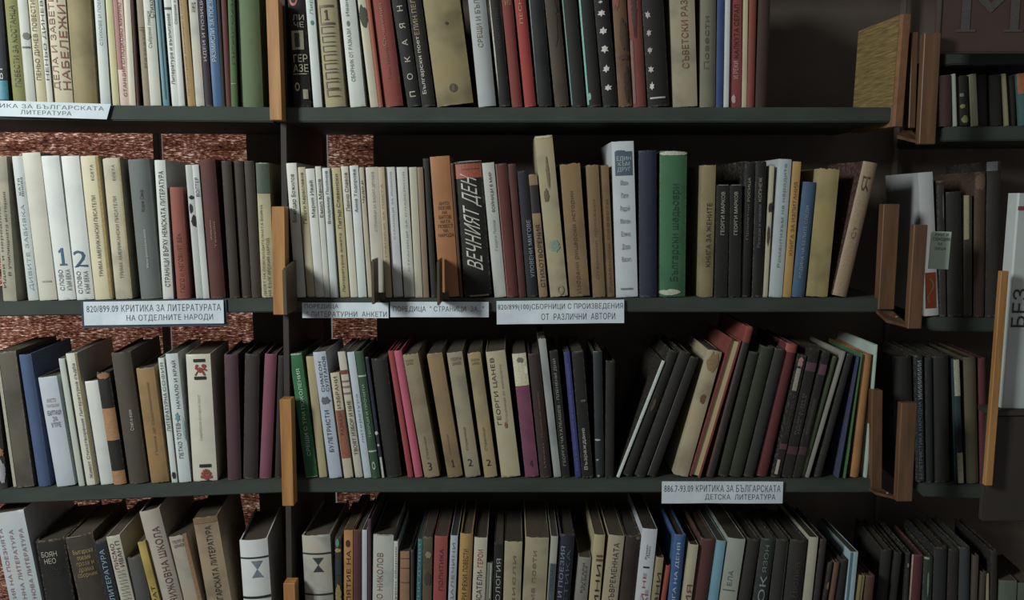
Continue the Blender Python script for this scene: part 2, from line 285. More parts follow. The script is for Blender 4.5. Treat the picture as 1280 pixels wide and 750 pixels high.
# ------------------------------------------------------------------ the books
# shelf | bottom-left bottom-right top-left top-y | kind | cover colour | look | marks
# kinds: h hardback, p paperback, f fore-edge facing out; w worn ends, d deep-set
BOOKS = '''
L1|-7 10 -15 -38|h|3c4250|dark slate book with a cyan foot|B:100:124:0:1:2fa3bf;T:u:82:98:.3:.7:c9d0d4:0:вт
L1|12 31 0 -36|h|9a9c4c|olive green book with dark title|T:u:6:108:.3:.8:5d6030:.02:ПОВЕСТИ ЗА КОСТАНЦА
L1|31 44 20 -40|p|c5cabf|plain pale grey paperback with dark smudges|B:40:50:.25:1:8a8878:j;B:58:60:.1:.9:5a5a50
L1|44 57 33 -30|p|d0c699|cream yellow paperback with brown title|T:u:0:100:.2:.75:5b4a2c:.02:ПЕНЬО ДИНЕВ ПОВЕСТИ
L1|57 65 46 -34|p|d4d6c8|slim off-white paperback with dark green title|T:u:0:100:.2:.8:4a5438:.01:НЕНЬО ДИНЕВ
L1|65 89 55 -40|p|d2c7a2|cream book with two big brick red title lines|T:u:-8:112:.08:.44:a8543c:.01:ДЕЛА И ЗАВЕТИ;T:u:-20:112:.56:.94:a8543c:.01:НАБЕЛЕЖИТЕ
L1|90 119 81 -40|hw|b3a067|thick plain tan cloth book|
L1|124 137 116 -34|p|c9d4d4|pale blue-white book with faint lettering|T:u:-10:56:.3:.6:8fa6ae:0:СТИХОВЕ И ПОЕМИ
L1|138 147 129 -36|p|cdc88c|slim pale yellow book|
L1|148 160 139 -40|p|e2c1b4|cream paperback with a red strip and red title|B:-40:86:0:.5:b8615a;T:u:2:120:.45:.85:a83c3c:.02:СТАНЦИЯ СЛАДКОВО МИРНО
L1|160 169 153 -34|p|d9d0bb|slim ivory book|
L1|169 174 162 -36|h|6a3a34|very thin dark red book|
L1|174 186 164 -34|h|ab9a80|taupe book with a boxed foot|B:33:34:.1:.9:6d5f4e;B:36:37:.1:.9:6d5f4e;T:u:38:84:.5:.8:7d6f5c:0:Разкази
L1|187 201 178 -40|p|cfd3c4|grey-white book with a dark handwritten title|T:u:-10:22:.5:.95:5a5a48:.03:Стихове;T:u:14:60:.2:.6:7a7f70:.01:Събрани пиеси
L1|202 210 192 -38|p|64a1b6|slim teal blue book|B:-30:124:.4:.6:4a8196
L1|213 222 203 -36|p|dadfdc|white paperback with black script title|B:8:11:0:1:6a6060;T:u:16:105:.2:.8:2a2a2a:.02:Литература и възпитание
L1|222 230 213 -36|p|d6dbd8|white paperback lettered black near its top|T:u:-16:30:.3:.8:1e1e1e:.03:Сборник статии
L1|233 243 222 -34|p|c39a55|narrow ochre book|T:u:-20:120:.1:.35:8b6b38:0:Литературни разговори и портрети
L1|243 254 234 -38|pw|d8d8cc|white book with frayed edges|T:h:2:15:.3:.75:3b3b33:.02:1967
L1|255 264 246 -38|h|4e3c50|dark purple book with white title|T:u:-10:76:.3:.8:c6bcc4:.01:ИДЕИ И ПОЗИЦИИ
L1|264 276 256 -38|p|3f7db8|bright blue book with white title|T:u:-20:76:.25:.7:c4d8e4:.01:РАЗМИСЛИ ЗА ПОЕЗИЯТА
L1|277 281 270 -36|h|3d3438|very thin black-brown book|
L1|281 288 275 -36|h|843a32|slim dark red book|
L1|288 298 284 -38|h|5c8446|slim green book with a pale line|B:104:105:.1:.9:9ab38c;T:u:-10:80:.3:.7:466436:0:ПРИРОДА
L1|298 327 292 -34|h|728c5a|thick moss green book|

M1|366 388 358 -40|h|23221f|black book with cream poster lettering|P:ring:-10:7:.1:.6:c8504a;T:h:18:34:.25:.9:cfc8a8:.05:ЛИ~ЧЕ;B:38:62:.12:.82:b9b292;B:41:59:.3:.6:4a463a;T:h:68:90:.12:.98:d8d0ae:.03:ГЕР~АЗЕ;B:92:93:.1:.9:cfc8a8;P:ring:103:114:.15:.45:d8d0ae;B:112:124:.62:.9:b9b292
M1|390 402 380 -34|p|d0dad8|pale blue-white book with a green dot|P:dot:25:31:.4:.75:2f9a7c;T:u:-20:18:.4:.8:8ea09c:0:Лирика
M1|404 430 392 -40|h|bdae80|cream book with numeral 1 above stacked boxes|P:frame:6:31:.15:.85:6e6244;P:one:12:25:.35:.62:3a3224;P:frame:33:42:.15:.8:6e6244;P:frame:45:53:.15:.8:6e6244;P:frame:57:65:.15:.8:6e6244;P:frame:68:76:.15:.8:6e6244;P:frame:79:87:.15:.8:6e6244;P:frame:90:99:.15:.8:6e6244;P:frame:102:111:.15:.8:6e6244;P:frame:112:121:.15:.8:6e6244
M1|437 456 424 -36|p|d4dad6|white book with grey emblem and small title|P:dot:26:33:.3:.5:6e7a78;T:u:36:102:.25:.5:737c78:.01:СБОРНИК ОТ РАЗКАЗИ;T:u:-10:20:.3:.5:737c78:.01:Иванов
M1|462 472 446 -36|p|cfc9ac|cream book with a dark green top|B:4:36:0:1:5c5d4c:j;B:-30:-2:0:1:5c5d4c
M1|473 479 457 -38|h|c8633e|bright orange-brown thin book|
M1|479 503 462 -38|h|b34a3c|thick brick red book with faded lettering|T:u:5:58:.35:.55:c77f68:0:Съчинения;T:u:60:100:.4:.6:a8584a:0:Том трети
M1|509 526 489 -36|h|2a2b2b|black book with widely spaced white capitals|T:u:8:122:.3:.72:d8cdb8:.04:ПОКАЯН:3.2
M1|527 544 509 -38|h|2f2826|black book with ochre and white script|T:u:-14:44:.2:.55:b8995a:.02:ЕЛИН ПЕЛИН;T:u:46:118:.2:.55:d5d0c4:.02:Български поет
M1|546 592 528 -34|hw|b3a067|broad tan cloth book with a small round emblem|P:ring:107:118:.4:.62:6d5c34;P:dot:109:116:.46:.56:7d6c44;P:dot:30:34:.52:.6:5b4a2c
M1|598 620 585 -38|h|b9c2c6|light grey book with olive capitals|T:u:-22:60:.3:.65:8a8560:.02:СРЕЩИ И БЪЛГАРИ
M1|624 638 611 -36|hw|2e2a28|black book with a torn white left edge|B:-30:130:.0:.12:c6beb4:j;T:u:10:60:.4:.7:5d5650:0:СЕМЕЙСТВО
M1|640 653 627 -38|h|a9392f|dull red book|T:h:0:6:.3:.9:c99a6c:0:ИВ
M1|656 670 643 -38|h|cc332b|bright red book with gold letters|T:u:-10:30:.3:.6:d8a86a:.01:ПЕСНИ
M1|672 691 661 -36|hw|32383a|black book with a thin grey-green left edge|B:-30:130:0:.08:7a978c
M1|694 712 681 -36|hw|6b5444|brown-olive book|B:-20:60:.1:.7:5c4a38:j
M1|715 733 703 -34|h|33302f|black book with a teal left edge|B:-30:131:0:.08:4c9488
M1|735 753 724 -38|h|302f2e|black book with a bright turquoise left edge|B:-30:131:0:.12:5cc0b0;B:115:127:.05:.3:8fc4b4:j
M1|754 773 742 -36|h|262423|black book with white blossom marks down its left|P:star:1:5:.25:.6:e0dcd6;P:star:12:22:.12:.75:e0dcd6;P:star:34:45:.12:.75:e0dcd6;P:star:56:68:.12:.75:e0dcd6;P:star:82:92:.12:.7:e0dcd6;P:star:106:115:.12:.7:e0dcd6
M1|774 791 766 -38|hw|93673c|scuffed ochre brown book with red-brown stains|B:-38:14:0:.5:a8523c:j;B:20:70:.4:.9:6c4c38:j;B:68:76:.2:.9:7c3a28:j;B:82:130:.5:.9:54402e:j
M1|792 809 785 -38|h|a94c3c|dull orange-red book with a dark centre|B:-38:50:.25:.6:6a3a34:j;B:50:130:.05:.25:8a4438
M1|811 838 803 -36|h|272322|black book with white blossoms and a foot line|P:star:13:24:.08:.36:b8b4ae;P:star:36:46:.08:.36:b8b4ae;P:star:58:68:.08:.36:b8b4ae;P:star:82:92:.08:.36:c8c4be;P:star:102:114:.08:.36:d8d4ce;B:122:124:.1:.8:cfcbc4
M1|843 873 839 -34|pw|c6bb98|thick cream book with large red-brown capitals|T:u:-40:86:.4:.68:a0674c:.01:СЪВЕТСКИ РАЗКАЗИ
M1|876 895 877 -34|h|8e8c74|grey-olive book|T:u:20:86:.2:.5:6e6a54:0:Повести
M1|896 905 898 -38|h|3c62b0|slim royal blue book|
M1|906 912 908 -34|p|d8e0e0|very slim white book|
M1|913 928 914 -38|p|b84a4c|red book with dark and pale lettering|T:u:5:72:.3:.7:4c2c2c:.02:КАЛКУТА СЕРАЛ;T:u:76:98:.3:.7:e0b4a8:.02:И РЕКИ;B:117:130:.15:.5:d8b0a8:j
M1|929 935 931 -36|p|d8cda0|very slim pale yellow book|
M1|935 944 938 -36|h|b04a34|slim brick orange book|
M1|945 960 950 -40|h|5a3c34|dark brown book at the end of the row|

L2|3 25 -8 195|pw|c5bfa6|beige paperback with two lines of brown script|T:u:238:360:.1:.35:5a4a34:.02:Идеи и нереалности;T:u:240:345:.55:.8:5a4a34:.01:В училищната история
L2|26 45 3 195|p|cdd6d6|bluish white book with pale blue capitals|T:u:222:246:.3:.75:3a4a54:.03:КАТЯ~Янева;T:u:256:364:.3:.7:9fb8c0:.01:ДИВИТЕ ЗАВИВКА
L2|46 69 24 191|p|d8d6c6|thick creamy white book without a title|B:352:354:.3:.8:b0aca0
L2|71 93 49 195|p|dfe5e3|white volume with large blue numeral 1|P:one:311:333:.3:.8:2f7aa8;T:u:338:364:.2:.45:5a7480:.01:СЛОВО;T:u:338:364:.6:.85:5a7480:.01:КЪМ ВЕКА
L2|94 116 74 195|p|dfe5e3|white volume with large blue numeral 2|T:h:314:335:.08:.85:2f6a90:.03:2;T:u:340:368:.15:.4:4a6470:.01:СЛОВО;T:u:340:368:.55:.8:4a6470:.01:КЪМ ВЕКА
L2|117 139 98 195|p|e2d8b0|cream book with ochre edge and small brown capitals|B:196:374:.84:1:c9a956;T:u:206:226:.5:.65:6a5a3c:0:ЕСЕТА;T:u:245:347:.4:.62:6a5434:.01:ТРИМА АМЕРИКАНСКИ ПИСАТЕЛИ
L2|143 164 126 197|pw|ddd5b4|cream book with chipped foot and brown capitals|B:198:374:.9:1:c9b476;T:u:206:226:.5:.65:8a7a5c:0:ЕСЕТА;T:u:246:349:.4:.6:8a7a54:.01:ТРИМА АМЕРИКАНСКИ ПИСАТЕЛИ
L2|174 200 157 199|h|7c8484|thick slate grey book|T:u:238:266:.45:.65:2a2c2e:.02:Жорж Санд;T:u:288:336:.45:.6:c4c8c4:.01:Малки философски есета
L2|203 216 192 200|p|dbe0dc|white paperback with bold black capitals|T:u:214:359:.3:.85:24282a:.02:СТРАНИЦИ ВЪРХУ НЕМСКАТА ЛИТЕРАТУРА
L2|220 236 210 234|h|b65c48|short terracotta book|T:u:292:366:.3:.65:8f4234:.01:ГЮГО И НЕГОВИЯТ ВЕК
L2|244 252 230 206|p|c8cccc|grey-white book with black blots|B:244:250:.2:1:1c1c1c:j;B:254:268:.1:.6:26282a:j;B:268:286:.3:1:1c1c1c:j
L2|253 261 239 206|p|d4dad8|narrow white book with short black title|T:u:222:246:.25:.8:2a2c2c:.02:ВОЛТЕР
L2|262 281 248 199|h|7c3a34|tall dark red book with tiny pale inscription|T:u:276:300:.35:.5:c0907c:.01:Избрани;T:u:278:310:.6:.75:c0907c:.01:Творби
L2|287 299 276 201|h|54453a|dark brown volume, first of three alike|
L2|301 313 290 201|h|54453a|dark brown volume, middle of three alike|
L2|314 326 304 201|h|57483a|dark brown volume, last of three alike|
L2|327 343 319 203|pw|d6ce9e|cream book with dark green top|B:203:242:0:1:4a6a50;B:203:205:.1:.9:a8b4a0:j;T:u:256:372:.12:.38:4a5a34:.01:ДЕСЕТ НА ОСВОБОДИТЕЛНАТА ВОЙНА;T:u:298:372:.52:.78:4a5a34:.01:НА БЪЛГАРСКИЯ НАРОД

M2|369 382 357 204|p|dde0d6|white booklet lettered in small black script|T:u:218:278:.3:.8:2c2c28:.01:Божидар Божилов
M2|383 393 370 209|p|cfc29a|yellowed booklet with brown-black script|T:u:216:280:.3:.8:3a3020:.01:Георги Караславов
M2|394 405 381 211|p|dce0da|white booklet with script starting low|T:u:226:272:.3:.8:2c2c28:.01:Мария Ивай
M2|405 412 393 208|p|d6d9ce|thin white booklet with bold script|T:u:224:272:.25:.85:2c2c28:.02:Емил Манов
M2|413 423 402 210|p|d2dada|white booklet with a blue-green edge line|T:u:214:280:.3:.75:2c2c28:.01:Владимир Полянов;B:212:376:.92:1:6a8a88
M2|424 436 412 210|p|cbbd84|dark cream booklet with two script lines|T:u:218:286:.35:.8:3a3020:.01:Петър Славински;T:u:292:366:.35:.7:4a3f28:.02:Литературна анкета
M2|437 446 424.5 208|p|ded9c6|ivory booklet with thin black script|T:u:216:264:.35:.85:2c2c28:.01:Пенчо Славов
M2|447 458 436 207|p|d8e0de|brightest bluish white booklet|T:u:212:266:.3:.75:2c2c28:.01:Анна Тодорова
M2|459 465 447 209|p|cdc3a8|thin beige booklet with a few black scratches|T:u:226:254:.2:.8:1e1c18:.03:Чудо.р
M2|466 481 456 209|p|d2ccba|beige-grey booklet with faint pink title|T:u:215:290:.45:.7:b09a9c:0:СТРАНИЦИ ЗА ВАСИЛ ДРУМЕВ
M2|482 490 472 209|p|cdb991|narrow tan and cream booklet|T:u:230:330:.3:.6:a8946a:0:СТРАНИЦИ ЗА ПОЕТА
M2|491 503 480 209|p|d4d8dc|lilac grey booklet with faint title|T:u:215:300:.4:.65:9a96b0:0:СТРАНИЦИ ЗА ЙОВКОВ
M2|505 518 495 209|p|d3d5cc|pale grey-green booklet with faint title|T:u:215:340:.5:.7:98a090:0:СТРАНИЦИ ЗА СЛАВЕЙКОВ
M2|519 528 511 209|p|cdc7ae|narrow sand booklet|
M2|529 536 521 209|p|a88a6c|very narrow brown-beige booklet|
M2|539 546 528 198|h|3a4238|thin green-black book|
M2|550 574 537 196|p|cc8038|orange-brown book with stacked small capitals|T:h:253:298:.15:.95:5a3418:.0:АНТО~ЛОГИЯ~НА~БИТОВ~НАТА~ПОВЕСТ~НА~НАРОДА
M2|575 579 563 204|h|7c4c30|thin brown board edge|
M2|580 615 566 202|hw|2a2624|thick black book with jumbo slanted white title|B:206:224:0:.98:c8592e;T:h:212:214:.3:.9:7a3a24:0:КАРМЕН ДРАГАНОВ;B:200:204:.1:1:b8aca0:j;T:u:228:342:.2:.88:d8d6cc:.075:ВЕЧНИЯТ ДЕН:1.0:.09;B:370:372:.2:.9:9a8c7c
M2|618 633 602 204|p|c8cec6|white-grey book with black over blue title|T:u:216:266:.4:.75:22282a:.04:ВОЙНИЦИ В МИР;T:u:276:314:.4:.7:88a4b4:.0:Георги Попов
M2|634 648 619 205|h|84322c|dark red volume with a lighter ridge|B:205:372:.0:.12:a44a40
M2|649 658 635 205|h|7a302a|narrower dark red volume|
M2|659 673 646 214|h|2c3248|navy book with white capitals|T:u:276:348:.5:.85:b4bcd0:.02:УЛОВЕНИ МИГОВЕ
M2|674 686 661 218|pw|bfa06c|tan book with a black band and dark title|B:232:267:0:1:2c2620;T:u:282:360:.3:.8:3c2c1c:.02:СТИХОТВОРЕНИЯ
M2|687 710 666 170|pw|c9be92|tall stained cream book with torn top|B:169:174:.0:.95:d8ccb0:j;B:300:318:.25:.8:8fb0a0:j;B:196:240:.45:.6:9a8458:j;B:236:256:.2:.45:8a7650:j;P:ring:358:370:.4:.8:b0a078
M2|713 738 700 205|pw|b18e58|wide leather-tan book with red-brown title|T:u:240:368:.35:.6:8a5c38:.0:Избрани рицарски истории
M2|742 757 733 206|pw|a88554|tan book, narrower|T:u:250:350:.3:.6:94683c:.0:Старинни приказки
M2|758 769 750 206|pw|a9824f|last tan book with a faint title|T:u:250:366:.4:.7:8a5a38:.0:Романски повести
M2|771 798 765 177|p|d5dfe8|tall white book with a grey-blue square label|B:190:220:.12:.9:5a7c94;B:188:191:.15:.6:5a7c94:j;T:h:196:216:.2:.85:c4d4dc:.02:ЕДИН~КЪМ~ДРУГ;T:h:226:328:.28:.72:7c8894:.01:Иван~~Петя~~Радой~~Милан~~Елина~~Дора~~Васил;B:361:363:.2:.75:8a94a0
M2|800 822 799 188|h|323c64|dark navy book|
M2|824 858 826 188|hw|3f9460|thick green book with torn white ends|B:188:195:0:1:cdd0b8:j;B:362:370:0:.8:c8ccb4:j;T:u:230:352:.4:.75:2c6c44:.0:Български шедьоври
M2|875 892 879 206|pw|b3a06c|beige-tan book with dark brown capitals|T:u:254:334:.4:.75:4a3c28:.02:КНИГА ЗА ЖЕНИТЕ
M2|894 910 897 231|p|2c2825|black volume with white capitals, left of two|B:231:232:.1:.9:a09c94;T:u:240:294:.35:.65:c4c0b4:.02:ГЕОРГИ МАРКОВ
M2|911 926 913 231|p|2c2825|black volume with white capitals, right of two|B:231:232:.1:.9:a09c94;T:u:240:294:.35:.65:c4c0b4:.02:ГЕОРГИ МАРКОВ
M2|927 940 934 201|hw|292523|tall black book with brown-white title|T:u:222:252:.3:.6:b4a894:.02:РОСИЦА;T:u:256:300:.3:.6:8a7c74:.01:Пролетни
M2|941 955 946 201|hw|292523|tall black book, grey lines of lettering|T:u:222:252:.3:.6:b4b0a4:.02:КОПНЕЖ;T:u:256:310:.3:.6:8a8c84:.01:Разкази и новели
M2|956 961 965 207|p|cfc8a8|sliver-thin cream book with dark lower patches|B:252:268:0:1:4a3830:j;B:280:310:0:.6:6a4a38:j
M2|963 979 975 199|p|c3d4da|light blue-white book with faint grey title|T:u:205:335:.4:.7:8aa0a8:.0:Романтизъм на народите
M2|980 990 993 202|p|dba94c|mustard yellow slim book|T:u:228:320:.3:.7:8c6a2c:.02:КНИГА ЗА ИЗПИТАНИЯ
M2|991 1007 1006 228|h|4f7aa6|short blue book with pale title|T:u:258:348:.35:.65:9cb8c8:.02:РОДИНА НА БЕЛИТЕ СЛЕДИ
M2|1010 1036 1025 211|pw|c9b46c|wide mustard-tan book with ragged top|
M2|1041 1059 1080 204|hw|6c322c|brown-tan book leaning far right, scribbled spine|B:204:372:0:1:b89a72;T:u:285:300:.3:.6:6a5038:.02:Ст;T:u:222:242:.2:.7:6a5038:.03:Я

L3|-8 6 -24 456|h|4a4644|dark book cut by the left frame edge|B:560:575:.3:1:c08a4c:j;B:575:608:.4:1:b8b4c0:j
L3|15 43 -8 441|pw|7c7464|thick grey-taupe book with a pale edge|B:441:610:0:.16:b8b49c
L3|43 60 17 445|h|4f70a8|royal blue cloth book|
L3|70 93 46 473|p|c8d4e0|short bluish white book with stacked dark capitals|T:h:500:505:.25:.75:b08a98:.0:ХРИСТО;T:h:507:511:.2:.85:b08a98:.0:ГАНОВСКИ;T:h:515:536:.2:.9:5c6c7c:.01:БИТКИ~ЗА~УТРЕ
L3|98 105 72 449|p|c8d2c6|slim pale mint book|
L3|107 121 80 443|p|dcdccc|ivory book with olive gold script|B:443:610:.8:1:a8924c;T:u:456:600:.4:.75:6a5c24:.02:Живот Стихотворения Литературна съдба
L3|125 141 104 478|p|dde0dc|short plain white creased book|
L3|142 158 119 466|hw|2c2824|black book with orange-brown bands|B:466:476:0:1:b87c48:j;B:512:552:0:1:c58a4c;B:590:609:0:1:c58a4c
L3|161 185 137 442|h|64594a|thick dark olive-brown book|T:u:514:540:.5:.68:d0ccc0:.03:Стил и език
L3|189 211 169 461|pw|c0924e|tan book with crumbling foot|T:u:480:570:.45:.65:9a7038:.0:Писма до съвременника
L3|215 222 197 448|p|d8e2de|slim white book titled in green and black|T:u:454:490:.2:.75:3c8c4c:.03:СОФИЯ;T:u:492:540:.2:.8:1e2424:.02:ЛИТЕРАТУРНА;B:590:600:.2:.8:2a2a2a:j
L3|224 239 206 443|p|d3e0e2|pale blue-white book with thin black capitals|T:u:452:512:.4:.75:34444a:.01:НАЧАЛО И КРАЙ;T:u:530:574:.25:.6:2a383c:.01:ПЕТКО ТОТЕВ;P:star:515:530:.2:.7:5cb0b8;B:522:555:.8:.97:9ccbd0:j
L3|241 271 231 444|p|e0ddc8|thick ivory book with black bars, red emblems|B:450:454:.3:.78:22201e;B:472:476:.3:.78:22201e;P:cat:455:471:.3:.85:c4342c;B:582:586:.3:.78:22201e;B:604:608:.3:.78:22201e;P:shell:587:602:.32:.8:c8402c;T:u:495:552:.38:.48:8c8470:.0:Съвременни български поети
L3|284 301 279 444|h|6e3f52|plum purple book|
L3|303 321 305 444|h|4a3a3c|very dark brown-plum book|
L3|323 339 331 444|h|a04f72|mauve-pink cloth book leaning right|
L3|341 351 345 446|h|3a3030|near-black book beside the wooden strip|

M3|381 396 360 443|pw|1f9454|emerald green book with white capitals|B:443:446:0:1:a8c4a8:j;B:599:602:0:1:b8d8b8;T:u:463:572:.4:.75:c8ecd0:.01:СРЕЩИ С ТРИ ПОКОЛЕНИЯ
M3|398 408 381 447|p|c2b07c|slim khaki book|
M3|411 427 390 441|p|bccbe0|light blue book with dark blue capitals|T:u:453:491:.3:.55:2c3c5c:.03:СИМЕОН;T:u:447:491:.65:.9:2c3c5c:.02:СУЛТАНОВ;B:496:508:.2:.8:6a7c8c:j;T:u:514:566:.3:.65:24406c:.04:БУЛЕТРИСТИ
M3|430 441 412 467|p|d3c4a8|short beige book with a rust band|B:514:574:.05:.95:b4603c;T:u:472:512:.3:.7:5a4034:.01:ИЗБРАНИ;T:u:516:545:.3:.7:4a241c:.01:РАЗКАЗИ
M3|444 453 421 440|pw|d6d2c0|tall off-white book with red stripes|B:464:469:0:1:a83c34;B:477:479:0:1:a8746c;B:484:486:0:1:a8746c;B:492:494:0:1:a8746c;T:u:502:570:.3:.8:2c3430:.02:ТВОЯТ ИЗБОР И НИЕ
M3|455 464 433 441|p|c3d4e2|pale blue slim book|T:u:494:555:.4:.7:8aa0b8:.0:литература
M3|465 475 443 440|h|356c48|bottle green book with cream capitals, thin lines|B:470:472:0:1:b8c8b8;B:564:566:0:1:b8c8b8;T:u:482:548:.35:.7:a8c49c:.02:ТВОРЦИ И ПРОЧИТИ;P:ring:578:588:.25:.65:b8c8a8
M3|476 480 455 447|pw|2c3c60|thin navy book with white specks|B:540:546:0:.9:c8c8c4:j;B:573:600:.4:1:d0d0c8;B:556:560:.2:.9:b8b8b8:j
M3|482 505 464 450|h|2e2927|broad black book without title|
M3|506 516 479 440|h|c83c48|crimson red book|
M3|518 528 491 440|h|e0587c|pinkish red book|
M3|531 550 503 444|pw|b3a078|grey-tan volume lettered 3|T:h:580:590:.35:.6:2c2824:.04:3;T:u:548:576:.35:.55:7a6c50:.0:Страници;T:h:451:458:.1:.6:6a5c44:.02:ГЕОРГИ~ЦАНЕВ
M3|560 579 533 443|pw|b3935e|light brown volume lettered 1|P:one:577:586:.38:.6:4a3420;T:u:545:570:.35:.5:8a7048:.0:Страници
M3|582 601 558 442|pw|b8ac8c|grey volume lettered 2|T:h:576:585:.3:.6:2c2824:.03:2;T:u:536:565:.3:.5:7a6c50:.0:Страници;T:h:449:459:.2:.85:5a4e3c:.02:ГЕОРГИ~ЦАНЕВ
M3|606 622 584 442|pw|c0aa78|slim tan volume lettered 2|T:h:576:584:.3:.65:3c3020:.03:2;T:u:536:565:.3:.55:8a7848:.0:Страници;T:h:450:458:.2:.8:6a5c44:.02:ГЕОРГИ~ЦАНЕВ
M3|627 651 607 441|p|c9bd94|cream-grey volume with tall brown title|T:u:449:533:.15:.4:54402c:.02:ГЕОРГИ ЦАНЕВ;T:u:458:530:.58:.72:b08c60:.0:Страници от миналото;P:dot:530:538:.5:.65:a87040
M3|657 674 640 443|pw|a8507c|magenta book with torn cream top|B:443:484:0:1:ddd8b0;B:448:456:.3:.8:8c8468:j;B:459:472:.75:1:f0ece0:j;T:h:577:586:.4:.65:5c2444:.03:4
M3|676 690 660 443|h|4c3430|dark brown book with tiny red-brown lettering|T:u:492:548:.45:.6:b4684c:.01:Поезия на новото;T:u:556:586:.45:.6:b4684c:.01:Иван
M3|693 702 673 424|pw|b4bcbe|tall silver-grey slim book|
M3|703 713 687 440|p|2a2927|black book with long white capitals|T:u:450:584:.3:.7:a8b0a0:.01:ГЕОРГИ ЧАТАЛБАШЕВ - ПЛЕНЕНИ ДНИ
M3|720 727 705 441|p|4450b0|slim blue-violet book|T:u:456:590:.2:.8:7c84d0:.0:Книга за поколението на изгрева и надеждата
M3|728 742 715 440|pw|262423|black book with looping white word|B:437:441:.1:.9:8a8880:j;B:500:504:.4:.9:6a7078:j;T:u:536:588:.25:.65:c8c8bc:.02:Възраждане
M3|745 756 742 440|hw|34454e|blackish blue book with white specks at foot|B:550:553:.0:.6:b8c4c4:j;B:575:578:.1:.4:a0acac:j;B:595:598:.2:.5:a0acac:j;B:436:441:0:.5:a0a8a4:j
M3|757 768 758 452|h|2e2a28|plain black book just left of leaning ones|
M3|770 775 828 452|p|38322e|knife-thin white booklet leaning right|B:452:604:0:1:d8e2de
M3|776 790 836 441|hw|2f2b28|black leaning book with brown rubbing|B:500:520:.3:.6:6c5038:j
M3|792 806 850 442|h|35302d|charcoal leaning book|
M3|808 822 866 450|h|332f2b|charcoal leaning book with grey left edge|B:450:600:.0:.1:6a645c
M3|840 860 880 440|pw|cfc096|cream leaning book with brown drip stains|B:440:470:.2:.9:b08a54:j;B:494:508:.35:.7:9a5c34:j
M3|862 879 915 427|f|a83c34|red-covered book turned fore-edge out|
M3|880 894 930 410|h|b03c34|tall leaning book with bright red head|B:430:602:0:1:3a2c28
M3|896 911 934 442|h|38402e|dark olive leaning book|
M3|912 928 953 436|h|3c4a30|dark moss leaning book|
M3|930 944 970 438|h|3c403a|black-green leaning book|
M3|945 960 984 432|h|8c2c34|wine red leaning book with bright head|B:432:443:.0:1:c84c3c
M3|966 975 1000 445|pw|35302e|black leaning volume with lilac-grey bands, left twin|B:445:462:0:.7:c88c84:j;B:462:490:.0:.6:b0a494;T:u:494:545:.3:.8:6c6460:.0:РАЗКАЗИ В~ДВА ТОМА;B:556:563:0:1:7c4458;B:576:594:.1:.5:c0b8a4
M3|977 990 1013 438|p|35302e|black leaning volume with mauve bands, middle twin|B:455:466:0:1:7a4c60;T:u:494:545:.3:.8:7c7468:.0:РАЗКАЗИ В~ДВА ТОМА;B:560:570:0:1:6c3448
M3|991 1000 1030 440|p|38322f|black leaning volume with mauve band, right twin|B:457:470:0:1:8a4c64;B:500:545:.2:.7:4c4440;B:560:570:0:1:6c3448
M3|1001 1007 1043 447|h|5a6c44|narrow green leaning book|
M3|1008 1014 1056 441|p|a8a49c|narrow silver leaning book|
M3|1016 1030 1060 445|h|3a3632|dark leaning book after the silver one|
M3|1040 1046 1064 446|h|4c5488|thin indigo leaning book|
M3|1047 1055 1069 443|h|3f8c48|grass green leaning book|T:u:555:580:.3:.8:b8c0b0:.03:ООО
M3|1062 1078 1079 443|hw|db943f|amber yellow leaning book|
M3|1079 1085 1091 432|p|c4dcd0|pale mint slim book with high top|

L4|8 50 -15 645|p|c9d5dc|broad pale white book with three pink-red lines|T:u:664:800:.12:.24:b07c84:.01:АНТОЛОГИЯ НА ПОЕЗИЯТА;T:u:667:800:.44:.56:b07c84:.01:СЪВРЕМЕННА ЛИТЕРАТУРА;T:u:667:800:.74:.86:b07c84:.01:ИЗБРАНА НОВА ЛИТЕРАТУРА
L4|52 90 40 679|hw|2f2a27|broad black book with cream word|T:h:694:709:.15:.7:c8c0ac:.02:БОЯН~НЕО;T:h:715:724:.2:.8:4c463e:.0:ИЗБРАНИ~СТИХОВЕ
L4|94 130 77 675|hw|5c4e3c|broad brown book with gilt lettering|T:h:692:705:.2:.9:c8a85c:.01:Българска~поезия;T:h:708:728:.2:.9:b8984c:.0:проза и~драма~сборник;B:675:676:.1:.6:a89c84
L4|132 147 116 680|p|2c3644|navy book with pale blue capitals|T:u:690:790:.3:.8:9cc4dc:.02:РОДНА ЛИТЕРАТУРА
L4|149 166 131 673|p|cdc8b4|cream book with dark red block capitals|T:u:682:714:.15:.45:8c2c28:.04:ПИСМО;T:u:680:712:.55:.85:8c2c28:.04:ИВАН П;T:u:716:790:.2:.8:a8a694:.0:ИИИИИИИИИИ
L4|168 186 157 700|h|686864|short iron grey book|
L4|188 198 170 679|pw|dcbc34|bright yellow slim book|T:u:735:800:.3:.8:4a3c1c:.04:КОЛОВРАТ
L4|199 225 171 643|h|c3b8a8|taupe-white book with red-brown title|T:u:664:766:.45:.8:8c4a3c:.01:КНИЖОВНА ШКОЛА
L4|226 253 206 674|pw|c5bba8|greyed book with small black stacked name|B:674:835:.78:1:b88a5c;T:h:679:689:.15:.8:2c2824:.03:ГЕОРГИ~ЦАНЕВ
L4|254 288 238 650|pw|c5aa82|thick sand book with tall dark brown title|B:650:658:0:1:a07c4c;T:u:662:770:.42:.68:44341f:.02:БЪЛГАРСКАТА ЛИТЕРАТУРА
L4|303 338 298 678|h|dfe5e6|thick white volume with grey-blue hourglass|B:699:701:0:1:2a2a2a;P:hourglass:704:725:.38:.78:8a9aac;B:748:751:0:1:2a2a2a

